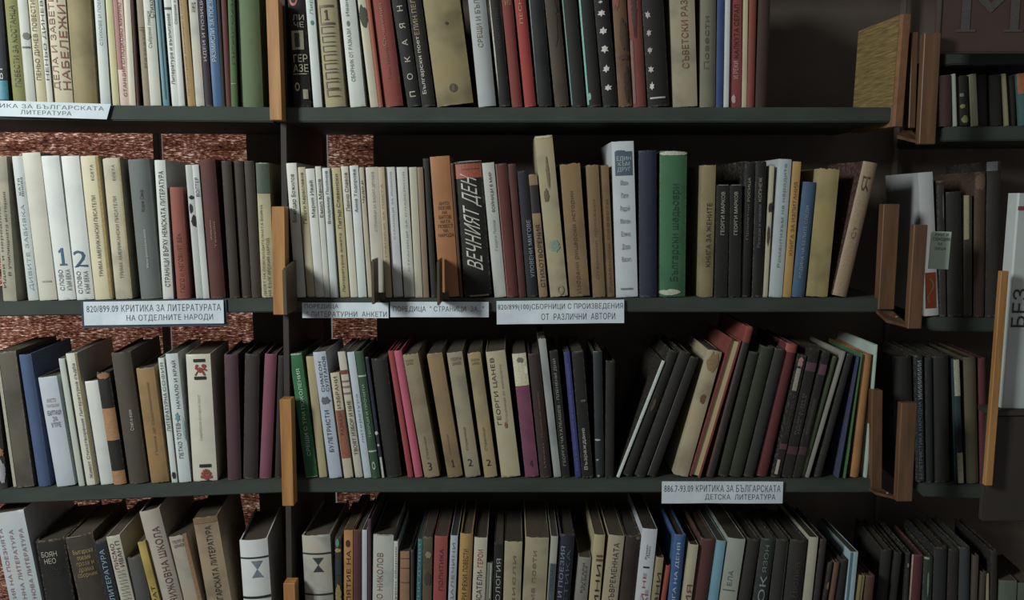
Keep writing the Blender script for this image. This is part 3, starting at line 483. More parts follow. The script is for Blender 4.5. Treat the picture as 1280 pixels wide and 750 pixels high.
M4|379 416 374 671|hw|cbc9bc|thick off-white volume with dark hourglass|B:693:695:0:1:2a2a2a;P:hourglass:699:717:.36:.74:3c4c54;B:744:746:0:1:2a2a2a
M4|418 427 418 672|pw|44483c|narrow patchwork book of olive, teal and yellow|P:dot:674:685:.1:.7:5ca48c;B:686:692:0:1:b8a45c:j;B:700:720:0:1:30485c;B:730:760:0:1:a89438:j
M4|429 440 429 664|pw|e39a3c|orange book with black capitals|T:u:690:780:.3:.75:2c2018:.04:РАЗПЯТИЕ НА;B:676:686:.2:.7:5a3420:j
M4|441 451 441 664|h|7c3438|maroon book|
M4|452 458 452 664|p|c8d0dc|thin bluish white booklet|
M4|459 463 459 650|h|6c4058|thin purple booklet standing higher|
M4|465 490 466 670|pw|cfd2cc|wide white book with rust capitals|T:u:693:772:.2:.5:b0664c:.01:ЛЪЧО НИКОЛОВ;B:668:671:.1:.9:a8a49c:j
M4|491 496 492 678|p|d4d8d6|sliver-thin white booklet|T:u:684:790:.3:.8:5a5a58:.0:Литературен сборник
M4|499 511 499 691|pw|bf8a5c|short peach-tan book with bands|B:700:701:0:1:8c5c3c;B:712:713:0:1:8c5c3c;B:730:731:0:1:8c5c3c
M4|513 518 513 688|h|4c403a|thin dark brown short book|
M4|519 526 521 676|p|3c8c98|teal book with pale lettering|T:u:682:800:.25:.8:7cc0c4:.01:ОСЪДЕНИ ДУШИ
M4|527 539 528 672|pw|7c6c4c|mottled olive-brown book|B:690:700:.3:.9:a8946c:j;B:715:735:.2:.9:5c4c34:j
M4|541 557 543 672|p|c4504c|coral red book with dark title|T:u:688:740:.4:.7:6c2c2c:.01:ПОЛИТИКА
M4|560 569 563 671|p|bccad6|light steel-blue book|T:u:680:800:.3:.7:7c90a4:.0:СИНИ ДАЛЕЧИНИ
M4|572 588 575 669|h|cb9a40|golden ochre book|T:u:688:716:.3:.65:5c4420:.02:ПОВЕСТИ;T:u:720:770:.3:.65:5c4420:.02:ОТ ТРИ РЕКИ
M4|590 606 593 674|p|cdc8b0|pale book lettered red above black|T:u:689:711:.3:.7:c44c3c:.03:ГЕРОИ;T:u:714:762:.3:.7:2c2824:.04:ПИСАТЕЛИ-
M4|607 614 609 706|p|8c907c|short thin grey-green booklet|B:706:750:.6:.8:d0d0c0
M4|616 627 618 680|p|2c2a28|black book with outlined white capitals|T:u:700:780:.3:.8:b8c0b8:.01:АНТОЛОГИЯ
M4|629 651 631 678|pw|c6b990|wide faded cream book, brown smear title|T:u:696:800:.45:.65:9c7c5c:.0:Размисли
M4|653 682 657 673|pw|c2b78e|widest cream book of the middle shelf part|T:u:690:800:.3:.5:a08460:.0:Шестима поети
M4|684 693 689 672|p|b8bcb0|narrow grey book with steel blue lower half|B:706:800:.1:.9:5c7484;T:u:708:740:.3:.7:2c3c48:.01:ПОЕМИ
M4|694 713 700 671|h|2c3450|navy book with pale blue two-line title|T:u:686:800:.15:.42:8c9cc0:.0:СЛОВО И ПОЕЗИЯ;T:u:690:800:.55:.8:6c7ca0:.0:ЕСТЕТИКА
M4|719 734 724 698|p|a09e90|short stone grey book|T:u:705:742:.35:.75:4c4c48:.01:БЪЛГАРИ~РАЗКАЗ
M4|736 751 742 670|p|cdbd8c|cream-yellow book with brown double bars|B:695:698:.35:.9:8c5c34;B:700:703:.35:.9:8c5c34;T:u:707:810:.45:.8:3c3024:.03:НЕВИНИ
M4|752 773 761 672|p|c3b898|grey-tan book with dark calligraphic capitals|T:u:681:772:.38:.72:4c4438:.01:НА СЪВРЕМЕННАТА
M4|774 794 782 672|hw|54413a|dark brown book with a rubbed corner|B:672:678:.7:1:a88468:j
M4|795 814 804 664|p|d5dde6|tall white-lilac book with red title|T:u:684:702:.35:.65:34404c:.02:Румен~Леон;B:711:713:.3:.7:1c2028;T:u:719:800:.3:.8:c43c40:.03:НИКОЙ НЕ~ЗНАЕ
M4|815 825 821 699|p|b8a878|short straw-coloured book|T:u:718:790:.35:.85:5c3830:.01:ЛОВНИ
M4|827 834 833 710|h|c85038|short orange-red book|
M4|836 851 844 671|h|3a78c4|blue book with bold white title|T:u:681:775:.3:.65:c4dcec:.04:КНИГА НА ДЕНЯ
M4|853 865 862 682|p|cdc4a0|beige book with large red capitals|T:u:732:830:.3:.85:a84838:.04:ИСТОРИЯ
M4|866 886 877 677|h|7c4038|russet brown book|
M4|887 898 897 678|p|7cc0dc|sky blue book with yellow top edge|B:676:678:0:1:d8b44c
M4|900 922 911 676|p|b8c0b4|grey-mint book with a foot line|T:u:716:735:.3:.55:7c847c:.01:ЕЛА;B:740:741:.1:.8:5c645c
M4|924 941 936 677|h|45403c|smoky black book with white top corner|
M4|943 962 953 676|h|3c4a48|dark green-grey book, pale ornate letters|T:u:684:718:.3:.6:7ca08c:.01:ЯЗОН;T:u:722:760:.25:.7:a8b4ac:.02:ЮК
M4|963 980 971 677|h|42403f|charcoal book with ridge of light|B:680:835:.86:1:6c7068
M4|982 1003 990 677|h|3e3a38|broad charcoal book with dim scrawl|T:u:705:750:.3:.7:5a5652:.0:Люлка
M4|1006 1017 1014 674|p|c9c5aa|grey-cream slim book, tall|
M4|1018 1027 1026 676|h|443c38|brown-black slim book beside the grey-cream one|
M4|1030 1036 1038 705|hw|4c3c34|short dark book with gold specks|B:728:740:.3:.9:a08c4c:j
M4|1038 1044 1045 705|h|8c6048|thin light-brown short book|
M4|1046 1056 1053 702|h|3c3836|near-black short book|
M4|1058 1070 1063 692|p|b4d8e4|icy blue-white book|B:692:835:0:.3:4c8ca4
M4|1072 1080 1076 722|p|b09a50|short olive-yellow book|B:722:835:.4:.5:6c5c2c
M4|1082 1093 1085 722|h|7c4838|short rust-brown book|

R1|1176 1191 1176 94|h|6a3c3a|dark maroon book in the right bookcase|
R1|1193 1197 1191 92|p|b8c4b8|thin pale book in the right bookcase|
R1|1200 1214 1198 94|hw|3a3a2c|dark book mottled with yellow-green|B:130:136:.2:.7:a8a04c:j;B:144:156:.3:.9:a8a858:j;B:116:122:.2:.6:8c9484:j
R1|1218 1224 1215 92|p|b8b894|thin sage cream book|
R1|1226 1238 1224 93|h|3c3436|charcoal brown book, right bookcase|
R1|1240 1254 1238 94|h|34302e|soft black book, right bookcase|
R1|1258 1262 1254 92|p|a8a078|thin khaki-cream book|
R1|1264 1274 1262 94|h|3c3430|near-black book before the orange one|
R1|1276 1292 1271 92|p|48848c|book with orange upper half and teal lower half|B:92:118:0:1:c8702c

R2|1158 1176 1150 216|p|c8ccd0|tall silvery white glossy book|
R2|1177 1184 1174 226|pw|4c4c48|slim smoke-grey book with a curved white crease|B:238:280:.7:.9:8c9090:j
R2|1186 1206 1184 240|h|33302e|squat near-black book|
R2|1207 1217 1207 244|p|5c584a|slim dark khaki book with a cream top|B:244:300:0:.6:b8ac78
R2|1219 1232 1221 215|h|6c4a34|umber brown book with scuffed head|B:215:240:0:1:8c6444:j
R2|1234 1252 1236 202|h|463c38|tall blackish brown book with grey head|B:202:214:.0:.7:7c8084

R3|1122 1145 1118 447|h|34302f|black book behind the wooden bracket|
R3|1148 1157 1145 445|pw|34424c|blue-black book with a ladder of white letters|T:u:452:500:.3:.85:b0bcc4:.03:ИИИИИИИИИ;T:u:503:600:.3:.85:7c94a4:.01:БЕЛЕТРИСТИКА НАРОДНА
R3|1160 1168 1158 448|h|2f3436|thin blackish teal book|
R3|1170 1190 1168 446|h|38342f|wide black-brown book|
R3|1199 1206 1193 450|p|3c6068|narrow book banded cream, teal and cream|B:450:496:0:1:c4c4a4;B:530:566:0:1:2c3034:j;B:567:605:0:1:c0bc9c
R3|1211 1226 1207 448|h|77704c|olive drab book, right bookcase|
R3|1228 1236 1226 449|h|8c3444|thin raspberry-red book|

R4|1098 1112 1104 690|h|38342f|black-brown book left of the maroon group|
R4|1114 1126 1122 692|h|342f2d|soot black book left of the maroon group|
R4|1127 1134 1129 691|hw|3c3c40|thin black book with white speckles|B:704:710:.2:.8:a0a0a0:j
R4|1137 1152 1141 695|h|843444|maroon book with a pale left line|B:695:800:0:.15:c8a48c
R4|1155 1166 1157 697|hw|3a5a48|dark green book with rubbed white top|B:697:701:0:.6:b8b0a4:j;B:710:750:.4:.6:8ca48c:j
R4|1168 1184 1170 686|h|34383c|dark slate book, bottom right|
R4|1186 1198 1188 688|h|3a3230|black-brown book, bottom right|
R4|1200 1214 1201 686|h|48565c|tall steel grey book, bottom right|
R4|1216 1224 1218 696|h|6a5c4c|drab taupe slim book|
R4|1225 1232 1227 716|h|5c5444|short drab olive book|
R4|1234 1238 1234 719|p|b8ac80|short sliver-thin cream book|
R4|1240 1248 1241 690|h|383230|black book before the grey-green one|
R4|1250 1272 1251 727|p|76866e|short broad grey-green book|
R4|1274 1296 1274 731|p|70806a|short broad grey-green book cut by the frame|
'''
# ------------------------------------------------------------------ the setting
def sec_box(name, S, a0, a1, y0, y1, z0, z1, mat, kind=None, bev=.0015, parent=None):
    o = box(name, a0, a1, y0, y1, z0, z1, mat, parent, bev)
    if parent is None:
        o.location = S.o; o.rotation_euler = (0, 0, S.a)
    if kind: o['kind'] = kind
    return o
AL = SL.at(-160, 375)[0]
SH_T = .0205
M_END = SM.at(1114, 375)[0]
R_START, R_END = SR.at(1168, 375)[0], SR.at(1420, 375)[0]
zb = ZS[4] - .022
# back of the bookcase with the openings the blind shows through
YB = .245
def bx_px(u, Y): return onY(u, 375, Y).x
W0, W1, W2, W3 = onY(-420, 375, YB).x, bx_px(316, YB), bx_px(413, YB), bx_px(471, YB)
ZT = .75
back = empty('wall_back', (0, 0, 0)); back['kind'] = 'structure'
box('back_panel', W1, W2, YB - .006, YB + .004, zb, ZT, M_DARK, back)
box('back_panel', W3, 1.35, YB - .006, YB + .004, zb, ZT, M_DARK, back)
box('back_panel', W0 - .4, bx_px(-200, YB), YB - .006, YB + .004, zb, ZT, M_DARK, back)
box('back_batten', bx_px(201, YB), bx_px(209, YB), YB - .002, YB + .01, zb, ZT, M_DARK, back)
def blind(x0, x1, label):
    r = empty('woven_blind', ((x0 + x1) / 2, YB + .012, ZT))
    tag(r, label, 'blind', 'woven straw blinds behind the shelves')
    vs, fs = [], []
    nx, nz = 40, 90
    for j in range(nz + 1):
        for i in range(nx + 1):
            vs.append(((x0 - x1) / 2 + (x1 - x0) * i / nx, random.uniform(-.0006, .0006), (zb - ZT) * j / nz))
    for j in range(nz):
        for i in range(nx):
            a = j * (nx + 1) + i
            fs.append((a, a + 1, a + nx + 2, a + nx + 1))
    mesh_obj('weave', vs, fs, M_BLIND, r)
    box('head_rail', (x0 - x1) / 2, (x1 - x0) / 2, -.006, .006, -.02, 0, M_DARK, r)
blind(bx_px(-200, YB), bx_px(201, YB), 'reddish woven straw blind glinting above the left books')
blind(bx_px(209, YB), W1, 'narrow reddish straw blind section left of the wooden strip')
blind(W2, W3, 'dim reddish straw blind strip seen above the white booklets')

names = ['shelf_board'] * 5
SHELF_LABEL = {'L': 'left bookcase', 'M': 'middle bookcase', 'R': 'right bookcase'}
for i, z in enumerate(ZS):
    if True:
        o = sec_box('shelf_board', SL, AL, -.002, 0, .235, z - SH_T, z, M_SHELF, 'structure')
        o = sec_box('shelf_board', SM, 0, M_END, 0, .235, z - SH_T, z, M_SHELF, 'structure')
for z in ZR:
    sec_box('shelf_board', SR, R_START, R_END, 0, .2, z - SH_T, z, M_SHELF, 'structure')
# the upright between the two bookcases, slightly out of plumb
def quad_prism(name, p, depth0, depth1, mat, parent=None, S=SM):
    """prism over a front outline given as (a, z) points"""
    n = len(p)
    vs = [(a, depth0, z) for a, z in p] + [(a, depth1, z) for a, z in p]
    fs = [tuple(range(n)), tuple(reversed(range(n, 2 * n)))] + [((i + 1) % n, i, n + i, n + (i + 1) % n) for i in range(n)]
    bm = bmesh.new(); bv = [bm.verts.new(v) for v in vs]
    for f in fs: bm.faces.new([bv[i] for i in f])
    bmesh.ops.recalc_face_normals(bm, faces=bm.faces[:])
    bmesh.ops.bevel(bm, geom=bm.edges[:], offset=.0008, segments=1, affect='EDGES')
    return bm_obj(name, bm, mat, parent)
def strip_pts(u0, v0, u1, v1, wpx, S=SM):
    a0, z0 = S.at(u0, v0); a1, z1 = S.at(u1, v1); w_ = S.at(u0 + wpx, v0)[0] - a0
    return [(a1, z1), (a1 + w_, z1), (a0 + w_, z0), (a0, z0)]
up = quad_prism('upright_panel', strip_pts(346, -110, 359, 860, 8), .004, .23, M_BLK)
up.location = SM.o; up['kind'] = 'structure'
sec_box('upright_panel', SR, R_END - .02, R_END, .0, .2, zb, ZT, M_DARK, 'structure')
sec_box('trim_1', SR, R_START - .004, R_START + .004, .19, .2, zb, ZT, M_DARK, 'structure')

# orange wooden strips in front of the upright
def wood_strip(u0, v0, u1, v1, wpx, y0, y1, label, mat=M_OAK):
    pts = strip_pts(u0, v0, u1, v1, wpx)
    ca = sum(p[0] for p in pts) / 4; cz = min(p[1] for p in pts)
    o = quad_prism('wooden_strip', [(a - ca, z - cz) for a, z in pts], y0, y1, mat)
    o.location = SM.o + Vector((ca, 0, cz))
    return tag(o, label, 'wood strip', 'orange wooden strips nailed along the upright')
wood_strip(338, 4, 343, 152, 15.5, -.022, -.002, 'long orange wooden strip on the upright by the top shelf')
wood_strip(345, 258, 347, 391, 16, -.022, -.002, 'orange wooden strip behind a dark divider at the second shelf')
wood_strip(354.5, 495, 358, 626, 14.5, -.022, -.002, 'orange wooden strip left of the emerald book on third shelf')
wood_strip(359, 721, 362, 830, 14.5, -.022, -.002, 'lowest orange wooden strip, between the two white hourglass volumes')

# thin dividers that stick out in front of the second shelf
def divider(u, vt, vb, dep, slope, label, wpx=3, skew=0, drop=.0015):
    a0, zt = SM.at(u, vt); _, z0 = SM.at(u, vb)
    r = empty('shelf_divider', SM.o + Vector((a0, 0, z0)))
    r.rotation_euler = (0, 0, skew)
    tag(r, label, 'divider', 'dark dividers sticking out of the second shelf')
    h = zt - z0; t = wpx / F * CAM_D / 2
    pts = [(-dep, -drop), (-dep, h * (1 - slope)), (-dep + .004, h * (1 - slope) + .003), (-.0022, h), (-.0022, -drop)]
    vs = [(-t, y, z) for y, z in pts] + [(t, y, z) for y, z in pts]; n = 5
    fs = [tuple(range(n)), tuple(reversed(range(n, 2 * n)))] + [((i + 1) % n, i, n + i, n + (i + 1) % n) for i in range(n)]
    bm = bmesh.new(); bv = [bm.verts.new(v) for v in vs]
    for f in fs: bm.faces.new([bv[i] for i in f])
    bmesh.ops.recalc_face_normals(bm, faces=bm.faces[:])
    bm_obj('plate', bm, M_OLIVE, r)
    box('edge_strip', -t - .0006, t + .0006, -dep - .0012, -dep, -drop, h * (1 - slope) + .001, M_OLIVE, r, 0)
    box('mounting_tab', -t, t + .009, -.0022, -.0014, .0005, .010, M_OLIVE, r, 0)
divider(369, 325, 385, .060, .15, 'broad dark divider covering the foot of the orange strip', 3)
divider(472, 322, 374, .045, .05, 'thin dark divider between two groups of white booklets', 2)
divider(552, 322, 374, .058, .05, 'thin dark divider before the orange-brown book', 2)

# paper labels pinned along the shelf edges
def shelf_label(S, u0, v0, u1, v1, lines, label, border=False, tilt=0.0, cut=0):
    a0, z0 = S.at(u0, v0); a1, z1 = S.at(u1, v0); _, zb_ = S.at((u0 + u1) / 2, v1)
    W, H = a1 - a0, z0 - zb_
    r = empty('shelf_label', S.world(a0, -.0016, zb_), (0, 0, S.a))
    r.rotation_euler = (0, tilt, S.a)
    tag(r, label, 'label', 'paper category labels on the shelf edges')
    nx = 24; vs, fs = [], []
    rnd = random.Random(int(u0) + 5)
    ph = rnd.uniform(0, 6)
    def curl(x, z): return -.0008 - .0016 * abs(math.sin(x / W * 5 + ph)) * (1 - z / H) - .0012 * (x / W) ** 6
    for j in range(4):
        for i in range(nx + 1):
            x = W * i / nx; z = H * j / 3
            if cut and i == nx: x -= cut * (1 - z / H)
            vs.append((x, curl(x, z), z))
    for j in range(3):
        for i in range(nx):
            a = j * (nx + 1) + i; fs.append((a, a + 1, a + nx + 2, a + nx + 1))
    p = mesh_obj('paper', vs, fs, M_LABEL, r)
    sol = p.modifiers.new('thickness', 'SOLIDIFY'); sol.thickness = .0003; sol.offset = 1
    if border: box('backing_card', -.0035, W + .0035, -.0006, .0002, -.004, H + .001, M_NAVY, r, 0)
    for s, x0_, x1_, za, zb2 in lines:
        tv, tf = text_geo(s, .0 + .012, 1.08)
        vs = []
        for x, y in tv:
            X = W * (x0_ + (x1_ - x0_) * x); Z = H * (zb2 + (za - zb2) * y)
            vs.append((X, curl(X, Z) - .0005, Z))
        mesh_obj('lettering', vs, tf, ink('5b646c'), r)
shelf_label(SL, -90, 123, 139, 144, [('89/0.0.09 КРИТИКА ЗА БЪЛГАРСКАТА', .04, .96, .82, .55), ('ЛИТЕРАТУРА', .5, .78, .44, .17)], 'worn white paper label under the green books, top left', False, .02, .006)
shelf_label(SL, 105, 377, 280, 405, [('820/899.09 КРИТИКА ЗА ЛИТЕРАТУРАТА', .02, .98, .85, .55), ('НА ОТДЕЛНИТЕ НАРОДИ', .3, .92, .42, .12)], 'white two-line label on a navy card', True)
shelf_label(SM, 378, 378, 486, 397, [('ПОРЕДИЦА', .03, .42, .9, .58), ('" ЛИТЕРАТУРНИ  АНКЕТИ', .05, .98, .42, .08)], 'white label below the booklets lettered in script')
shelf_label(SM, 488, 377, 611, 396, [('ПОРЕДИЦА  " СТРАНИЦИ  ЗА..."', .03, .95, .72, .3)], 'white one-line label left of the black slanted-title book')
shelf_label(SM, 621, 376, 780, 405, [('820/899(100)СБОРНИЦИ С ПРОИЗВЕДЕНИЯ', .01, .99, .86, .56), ('ОТ  РАЗЛИЧНИ  АВТОРИ', .35, .93, .44, .16)], 'largest white label, below the tan and tall white books', False, -.012)
shelf_label(SM, 827, 601, 978, 628, [('886.7-93.09 КРИТИКА ЗА БЪЛГАРСКАТА', .02, .98, .84, .52), ('ДЕТСКА  ЛИТЕРАТУРА', .36, .94, .42, .12)], 'white label alone on the third shelf edge')

# ------------------------------------------------------------------ books
def parse():
    out = []
    for ln in BOOKS.strip().split('\n'):
        ln = ln.strip()
        if not ln: continue
        a, b, k, c, look, marks = ln.split('|')
        S = {'L': SL, 'M': SM, 'R': SR}[a[0]]; row = int(a[1])
        ul, ur, ut, vt = map(float, b.split())
        zs = (ZR if a[0] == 'R' else ZS)[row]
        # two reference points on the left edge and the width at the lower one
        if row == 4: v_low = 750.0
        else:
            v_low = {'L': {1: 125, 2: 374, 3: 610}, 'M': {1: 132, 2: 372, 3: 600}, 'R': {1: 158, 2: 397, 3: 606}}[a[0]][row]
        v_up = 0.0 if (row == 1 and a[0] != 'R') else vt
        al, zl = S.at(ul, v_low); ar, _ = S.at(ur, v_low); au, zu = S.at(ut, v_up)
        slope = (au - al) / (zu - zl)                      # da/dz
        s0 = al + slope * (zs - zl)
        th = -math.atan(slope)                             # >0 leans left
        _, ztop = S.at(ut, vt)
        h = (ztop - zs) / math.cos(th)
        out.append(dict(sec=a[0], S=S, row=row, s0=s0, w=ar - al, th=th, h=h, zs=zs, kind=k, col=c, look=look, marks=marks, vt=vt, ul=ul, ut=ut, vl=v_low, vu=v_up))
    return out
books = parse()
# keep neighbours from cutting into one another
groups = {}
for b in books: groups.setdefault((b['sec'], b['row']), []).append(b)
for key, gb in groups.items():
    gb.sort(key=lambda b: b['s0'])
    for it in range(12):
        for p, q in zip(gb, gb[1:]):
            hm = min(p['h'] * math.cos(p['th']), q['h'] * math.cos(q['th'])) + .004
            best = 1
            for z in (0, hm):
                best = min(best, (q['s0'] - z * math.tan(q['th'])) - (p['s0'] + p['w'] - z * math.tan(p['th'])))
            if best < .0006:
                need = .0006 - best
                if need > .003: # bring the leans together first
                    m = (p['th'] + q['th']) / 2
                    p['th'] += (m - p['th']) * .35; q['th'] += (m - q['th']) * .35
                sh = min(need / 2, p['w'] * .25); p['w'] -= sh
                q['s0'] += need - sh
                q['w'] = max(q['w'] - (need - sh) * .8, .0028)

def spine_shape(kind, t):
    if 'f' in kind: return 0.0
    return min(.0045, .16 * t) if 'h' in kind else min(.0016, .07 * t)

def make_book(b):
    k = b['kind']; th = b['th']; t = b['w'] * math.cos(th); h = b['h']
    hard = 'h' in k or 'f' in k
    rnd = random.Random(int(b['s0'] * 1e5) + b['row'])
    dep = min(.165, max(.105, h * rnd.uniform(.62, .74)))
    bulge = spine_shape(k, t)
    jit = .0015 + rnd.random() * .005
    S = b['S']
    left = th >= 0
    piv = b['s0'] if left else b['s0'] + b['w']
    ox = 0.0 if left else -t
    r = empty('book', S.world(piv, jit, b['zs'] + .0002), (0, -th, S.a))
    ct = min(.0021 if hard else .0007, t * .16)
    worn = .0022 if 'w' in k else .0004
    # cover: U-shaped board and spine
    def ys(x): u = 2 * (x - ox) / t - 1; return bulge * abs(u) ** 2.2
    NS = 8
    outer = [(ox, dep)] + ([(ox, ys(ox) + .008)] if hard else []) 
    outer += [(ox + t * i / NS, ys(ox + t * i / NS)) for i in range(NS + 1)]
    outer += ([(ox + t, ys(ox + t) + .008)] if hard else []) + [(ox + t, dep)]
    inner = []
    for x, y in outer:
        xi = min(max(x, ox + ct), ox + t - ct); yi = y if y >= dep - 1e-6 else y + ct
        inner.append((xi, yi))
    if hard:      # shallow joint groove beside the spine
        outer[1] = (ox + ct * .3, outer[1][1]); outer[-2] = (ox + t - ct * .3, outer[-2][1])
    n = len(outer)
    zl = [0, h * .02, h * .25, h * .5, h * .75, h * .98, h]
    vs, fs = [], []
    for j, z in enumerate(zl):
        for ring in (outer, inner):
            for i, (x, y) in enumerate(ring):
                zz = z
                if y < .02:
                    if j == len(zl) - 1: zz -= rnd.random() * worn
                    if j == 0: zz += rnd.random() * worn * .5
                    if 0 < j < len(zl) - 1: y += rnd.uniform(-.00012, .00012) if 2 < i < n - 2 else 0
                if j in (0, len(zl) - 1) and y < .02 and ring is outer: y += .0006
                vs.append((x, y, zz))
    R_ = 2 * n
    for j in range(len(zl) - 1):
        for i in range(n - 1):
            a = j * R_ + i; fs.append((a + 1, a, a + R_, a + R_ + 1))
            a = j * R_ + n + i; fs.append((a, a + 1, a + R_ + 1, a + R_))
        for i in (0, n - 1):
            a = j * R_ + i; q = (a, a + n, a + n + R_, a + R_)
            fs.append(q if i == 0 else q[::-1])
    for j in (0, len(zl) - 1):
        for i in range(n - 1):
            a = j * R_ + i; q = (a, a + 1, a + 1 + n, a + n)
            fs.append(q if j == 0 else q[::-1])
    if 'f' in k:  # turned round: fore-edge to the front
        vs = [(x, dep - y, z) for x, y, z in vs]; fs = [f[::-1] for f in fs]
    me_o = mesh_obj('cover', vs, fs, M_OLD if 'w' in k else M_CLOTH if 'h' in k or 'f' in k else M_PAPER, r, b['col'])
    me_o.data.polygons.foreach_set('use_smooth', [True] * len(me_o.data.polygons))
    me_o.data.set_sharp_from_angle(angle=.75)
    # page block
    rec = .003 if hard else .0006
    px0, px1 = ox + ct + .00005, ox + t - ct - .00005
    y0, y1 = (ct + bulge + .001, dep - rec) if 'f' not in k else (rec, dep - ct - .001)
    if px1 - px0 > .0006:
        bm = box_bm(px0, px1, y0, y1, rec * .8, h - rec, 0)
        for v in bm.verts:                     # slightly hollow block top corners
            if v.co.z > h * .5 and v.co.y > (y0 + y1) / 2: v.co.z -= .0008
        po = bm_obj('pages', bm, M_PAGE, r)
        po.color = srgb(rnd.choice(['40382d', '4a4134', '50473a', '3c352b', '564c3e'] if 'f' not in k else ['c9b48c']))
    # marks on the spine
    S_ = S
    def zloc(v):
        tt = (v - b['vu']) / (b['vl'] - b['vu'])
        u = b['ut'] + (b['ul'] - b['ut']) * tt
        return (S_.at(u, v)[1] - b['zs']) / math.cos(th)
    def fx(f): return ox + t * f
    def yy(x, off): 
        return (ys(min(max(x, ox), ox + t)) if 'f' not in k else 0) - off
    layer = [0]
    for mk in filter(None, b['marks'].split(';')):
        q = mk.split(':'); layer[0] += 1; off = .00055 + .00012 * layer[0]
        if q[0] == 'T':
            d = q[1]; za, zb_ = zloc(float(q[2])), zloc(float(q[3])); xa, xb = fx(float(q[4])), fx(float(q[5]))
            za = min(za, h - .004); zb_ = max(zb_, .003)
            body = q[8].replace('~', '\n'); spc = float(q[9]) if len(q) > 9 else 1.0
            tv, tf = text_geo(body, float(q[7]) + .014, spc)
            if len(q) > 10: tv = [(x + float(q[10]) * y, y) for x, y in tv]
            vs = []
            for x, y in tv:
                if d == 'h': X = xa + (xb - xa) * x; Z = zb_ + (za - zb_) * y
                elif d == 'u': X = xb + (xa - xb) * y; Z = zb_ + (za - zb_) * x
                else: X = xa + (xb - xa) * y; Z = za + (zb_ - za) * x
                vs.append((X, yy(X, off), Z))
            mesh_obj('title', vs, tf, ink(q[6]), r)
        elif q[0] == 'B':
            za, zb_ = min(zloc(float(q[1])), h - .0006), max(zloc(float(q[2])), .0004); xa, xb = fx(float(q[3])), fx(float(q[4]))
            if za - zb_ < .0008: za = zb_ + .0010
            jag = len(q) > 6
            if jag:
                # torn or rubbed patch, atop black books also painted plastic-film glints: ragged outline as a fan
                cx, cz = (xa + xb) / 2, (za + zb_) / 2; m = 26
                # strips across so the patch follows the rounded spine
                nx, vs, fs = 8, [], []
                prof = []
                for i in range(nx + 1):
                    X = xa + (xb - xa) * i / nx
                    hh = (za - zb_) / 2 * (1 - .75 * abs(2 * i / nx - 1) ** 4)
                    prof.append((X, cz - hh * rnd.uniform(.55, 1), cz + hh * rnd.uniform(.55, 1)))
                nz = max(2, min(14, int((za - zb_) / .006)))
                for j in range(nz + 1):
                    for i, (X, l0, l1) in enumerate(prof):
                        Xj = X + (rnd.uniform(-.18, .18) * (xb - xa) if (i in (0, nx) and 0 < j < nz) else 0)
                        Xj = min(max(Xj, ox), ox + t)
                        vs.append((Xj, yy(Xj, off), l0 + (l1 - l0) * j / nz))
                for j in range(nz):
                    for i in range(nx):
                        a = j * (nx + 1) + i; fs.append((a, a + 1, a + nx + 2, a + nx + 1))
                mesh_obj('wear_glint_patch', vs, fs, ink(q[5], .8), r)
            else:
                nx, vs, fs = 8, [], []
                for z in (zb_, za):
                    for i in range(nx + 1):
                        X = xa + (xb - xa) * i / nx; vs.append((X, yy(X, off), z))
                for i in range(nx): fs.append((i, i + 1, i + nx + 2, i + nx + 1))
                mesh_obj('spine_band', vs, fs, ink(q[5]), r)
        else:
            sh = q[1]; za, zb_ = zloc(float(q[2])), zloc(float(q[3])); xa, xb = fx(float(q[4])), fx(float(q[5]))
            polys = []
            def circ(cx, cy, rr, m=20, sx=1): return [(cx + rr * math.cos(6.2832 * i / m) * sx, cy + rr * math.sin(6.2832 * i / m)) for i in range(m)]
            if sh == 'dot': polys = [circ(.5, .5, .5)]
            elif sh == 'ring':
                o_, i_ = circ(.5, .5, .5), circ(.5, .5, .3)
                polys = [[o_[i], o_[(i + 1) % 20], i_[(i + 1) % 20], i_[i]] for i in range(20)]
            elif sh == 'one':
                polys = [[(.36, .1), (.64, .1), (.64, 1), (.42, 1), (.36, .95)], [(.1, .72), (.36, .82), (.36, .95), (.1, .84)], [(.1, 0), (.9, 0), (.9, .1), (.1, .1)]]
            elif sh == 'hourglass':
                for dx in (0, .5):
                    polys += [[(0 + dx, 1), (.5 + dx, 1), (.5, .5)] if dx else [(0, 1), (.5, 1), (.5, .5)]]
                polys += [[(0, 0), (1, 0), (.5, .5)]]
            elif sh == 'frame':
                e, f_ = .06, .12
                polys = [[(0, f_), (e, f_), (e, 1 - f_), (0, 1 - f_)]]
                for i in range(8):
                    for z0_ in (0, 1 - f_): polys.append([(i / 8, z0_), ((i + 1) / 8, z0_), ((i + 1) / 8, z0_ + f_), (i / 8, z0_ + f_)])
            elif sh == 'star':
                pp = []
                for i in range(12):
                    rr = .5 if i % 2 == 0 else .28
                    rr *= rnd.uniform(.75, 1.1); a_ = 6.2832 * i / 12 + .4
                    pp.append((.5 + rr * math.cos(a_), .5 + rr * math.sin(a_)))
                polys = [[pp[i], pp[(i + 1) % 12], (.5, .5)] for i in range(12)]
            elif sh == 'cat':      # small prancing-animal silhouette made of blobs
                polys = [circ(.45, .45, .22, 10), circ(.75, .75, .16, 9), circ(.25, .8, .1, 8), [(.2, .3), (.35, .4), (.12, 0), (.02, .02)], [(.55, .35), (.7, .4), (.85, .02), (.72, 0)], [(.1, .5), (.3, .5), (.22, .75), (.12, .8)], [(.55, .5), (.8, .6), (.98, .42), (.9, .35)]]
            elif sh == 'shell':
                polys = []
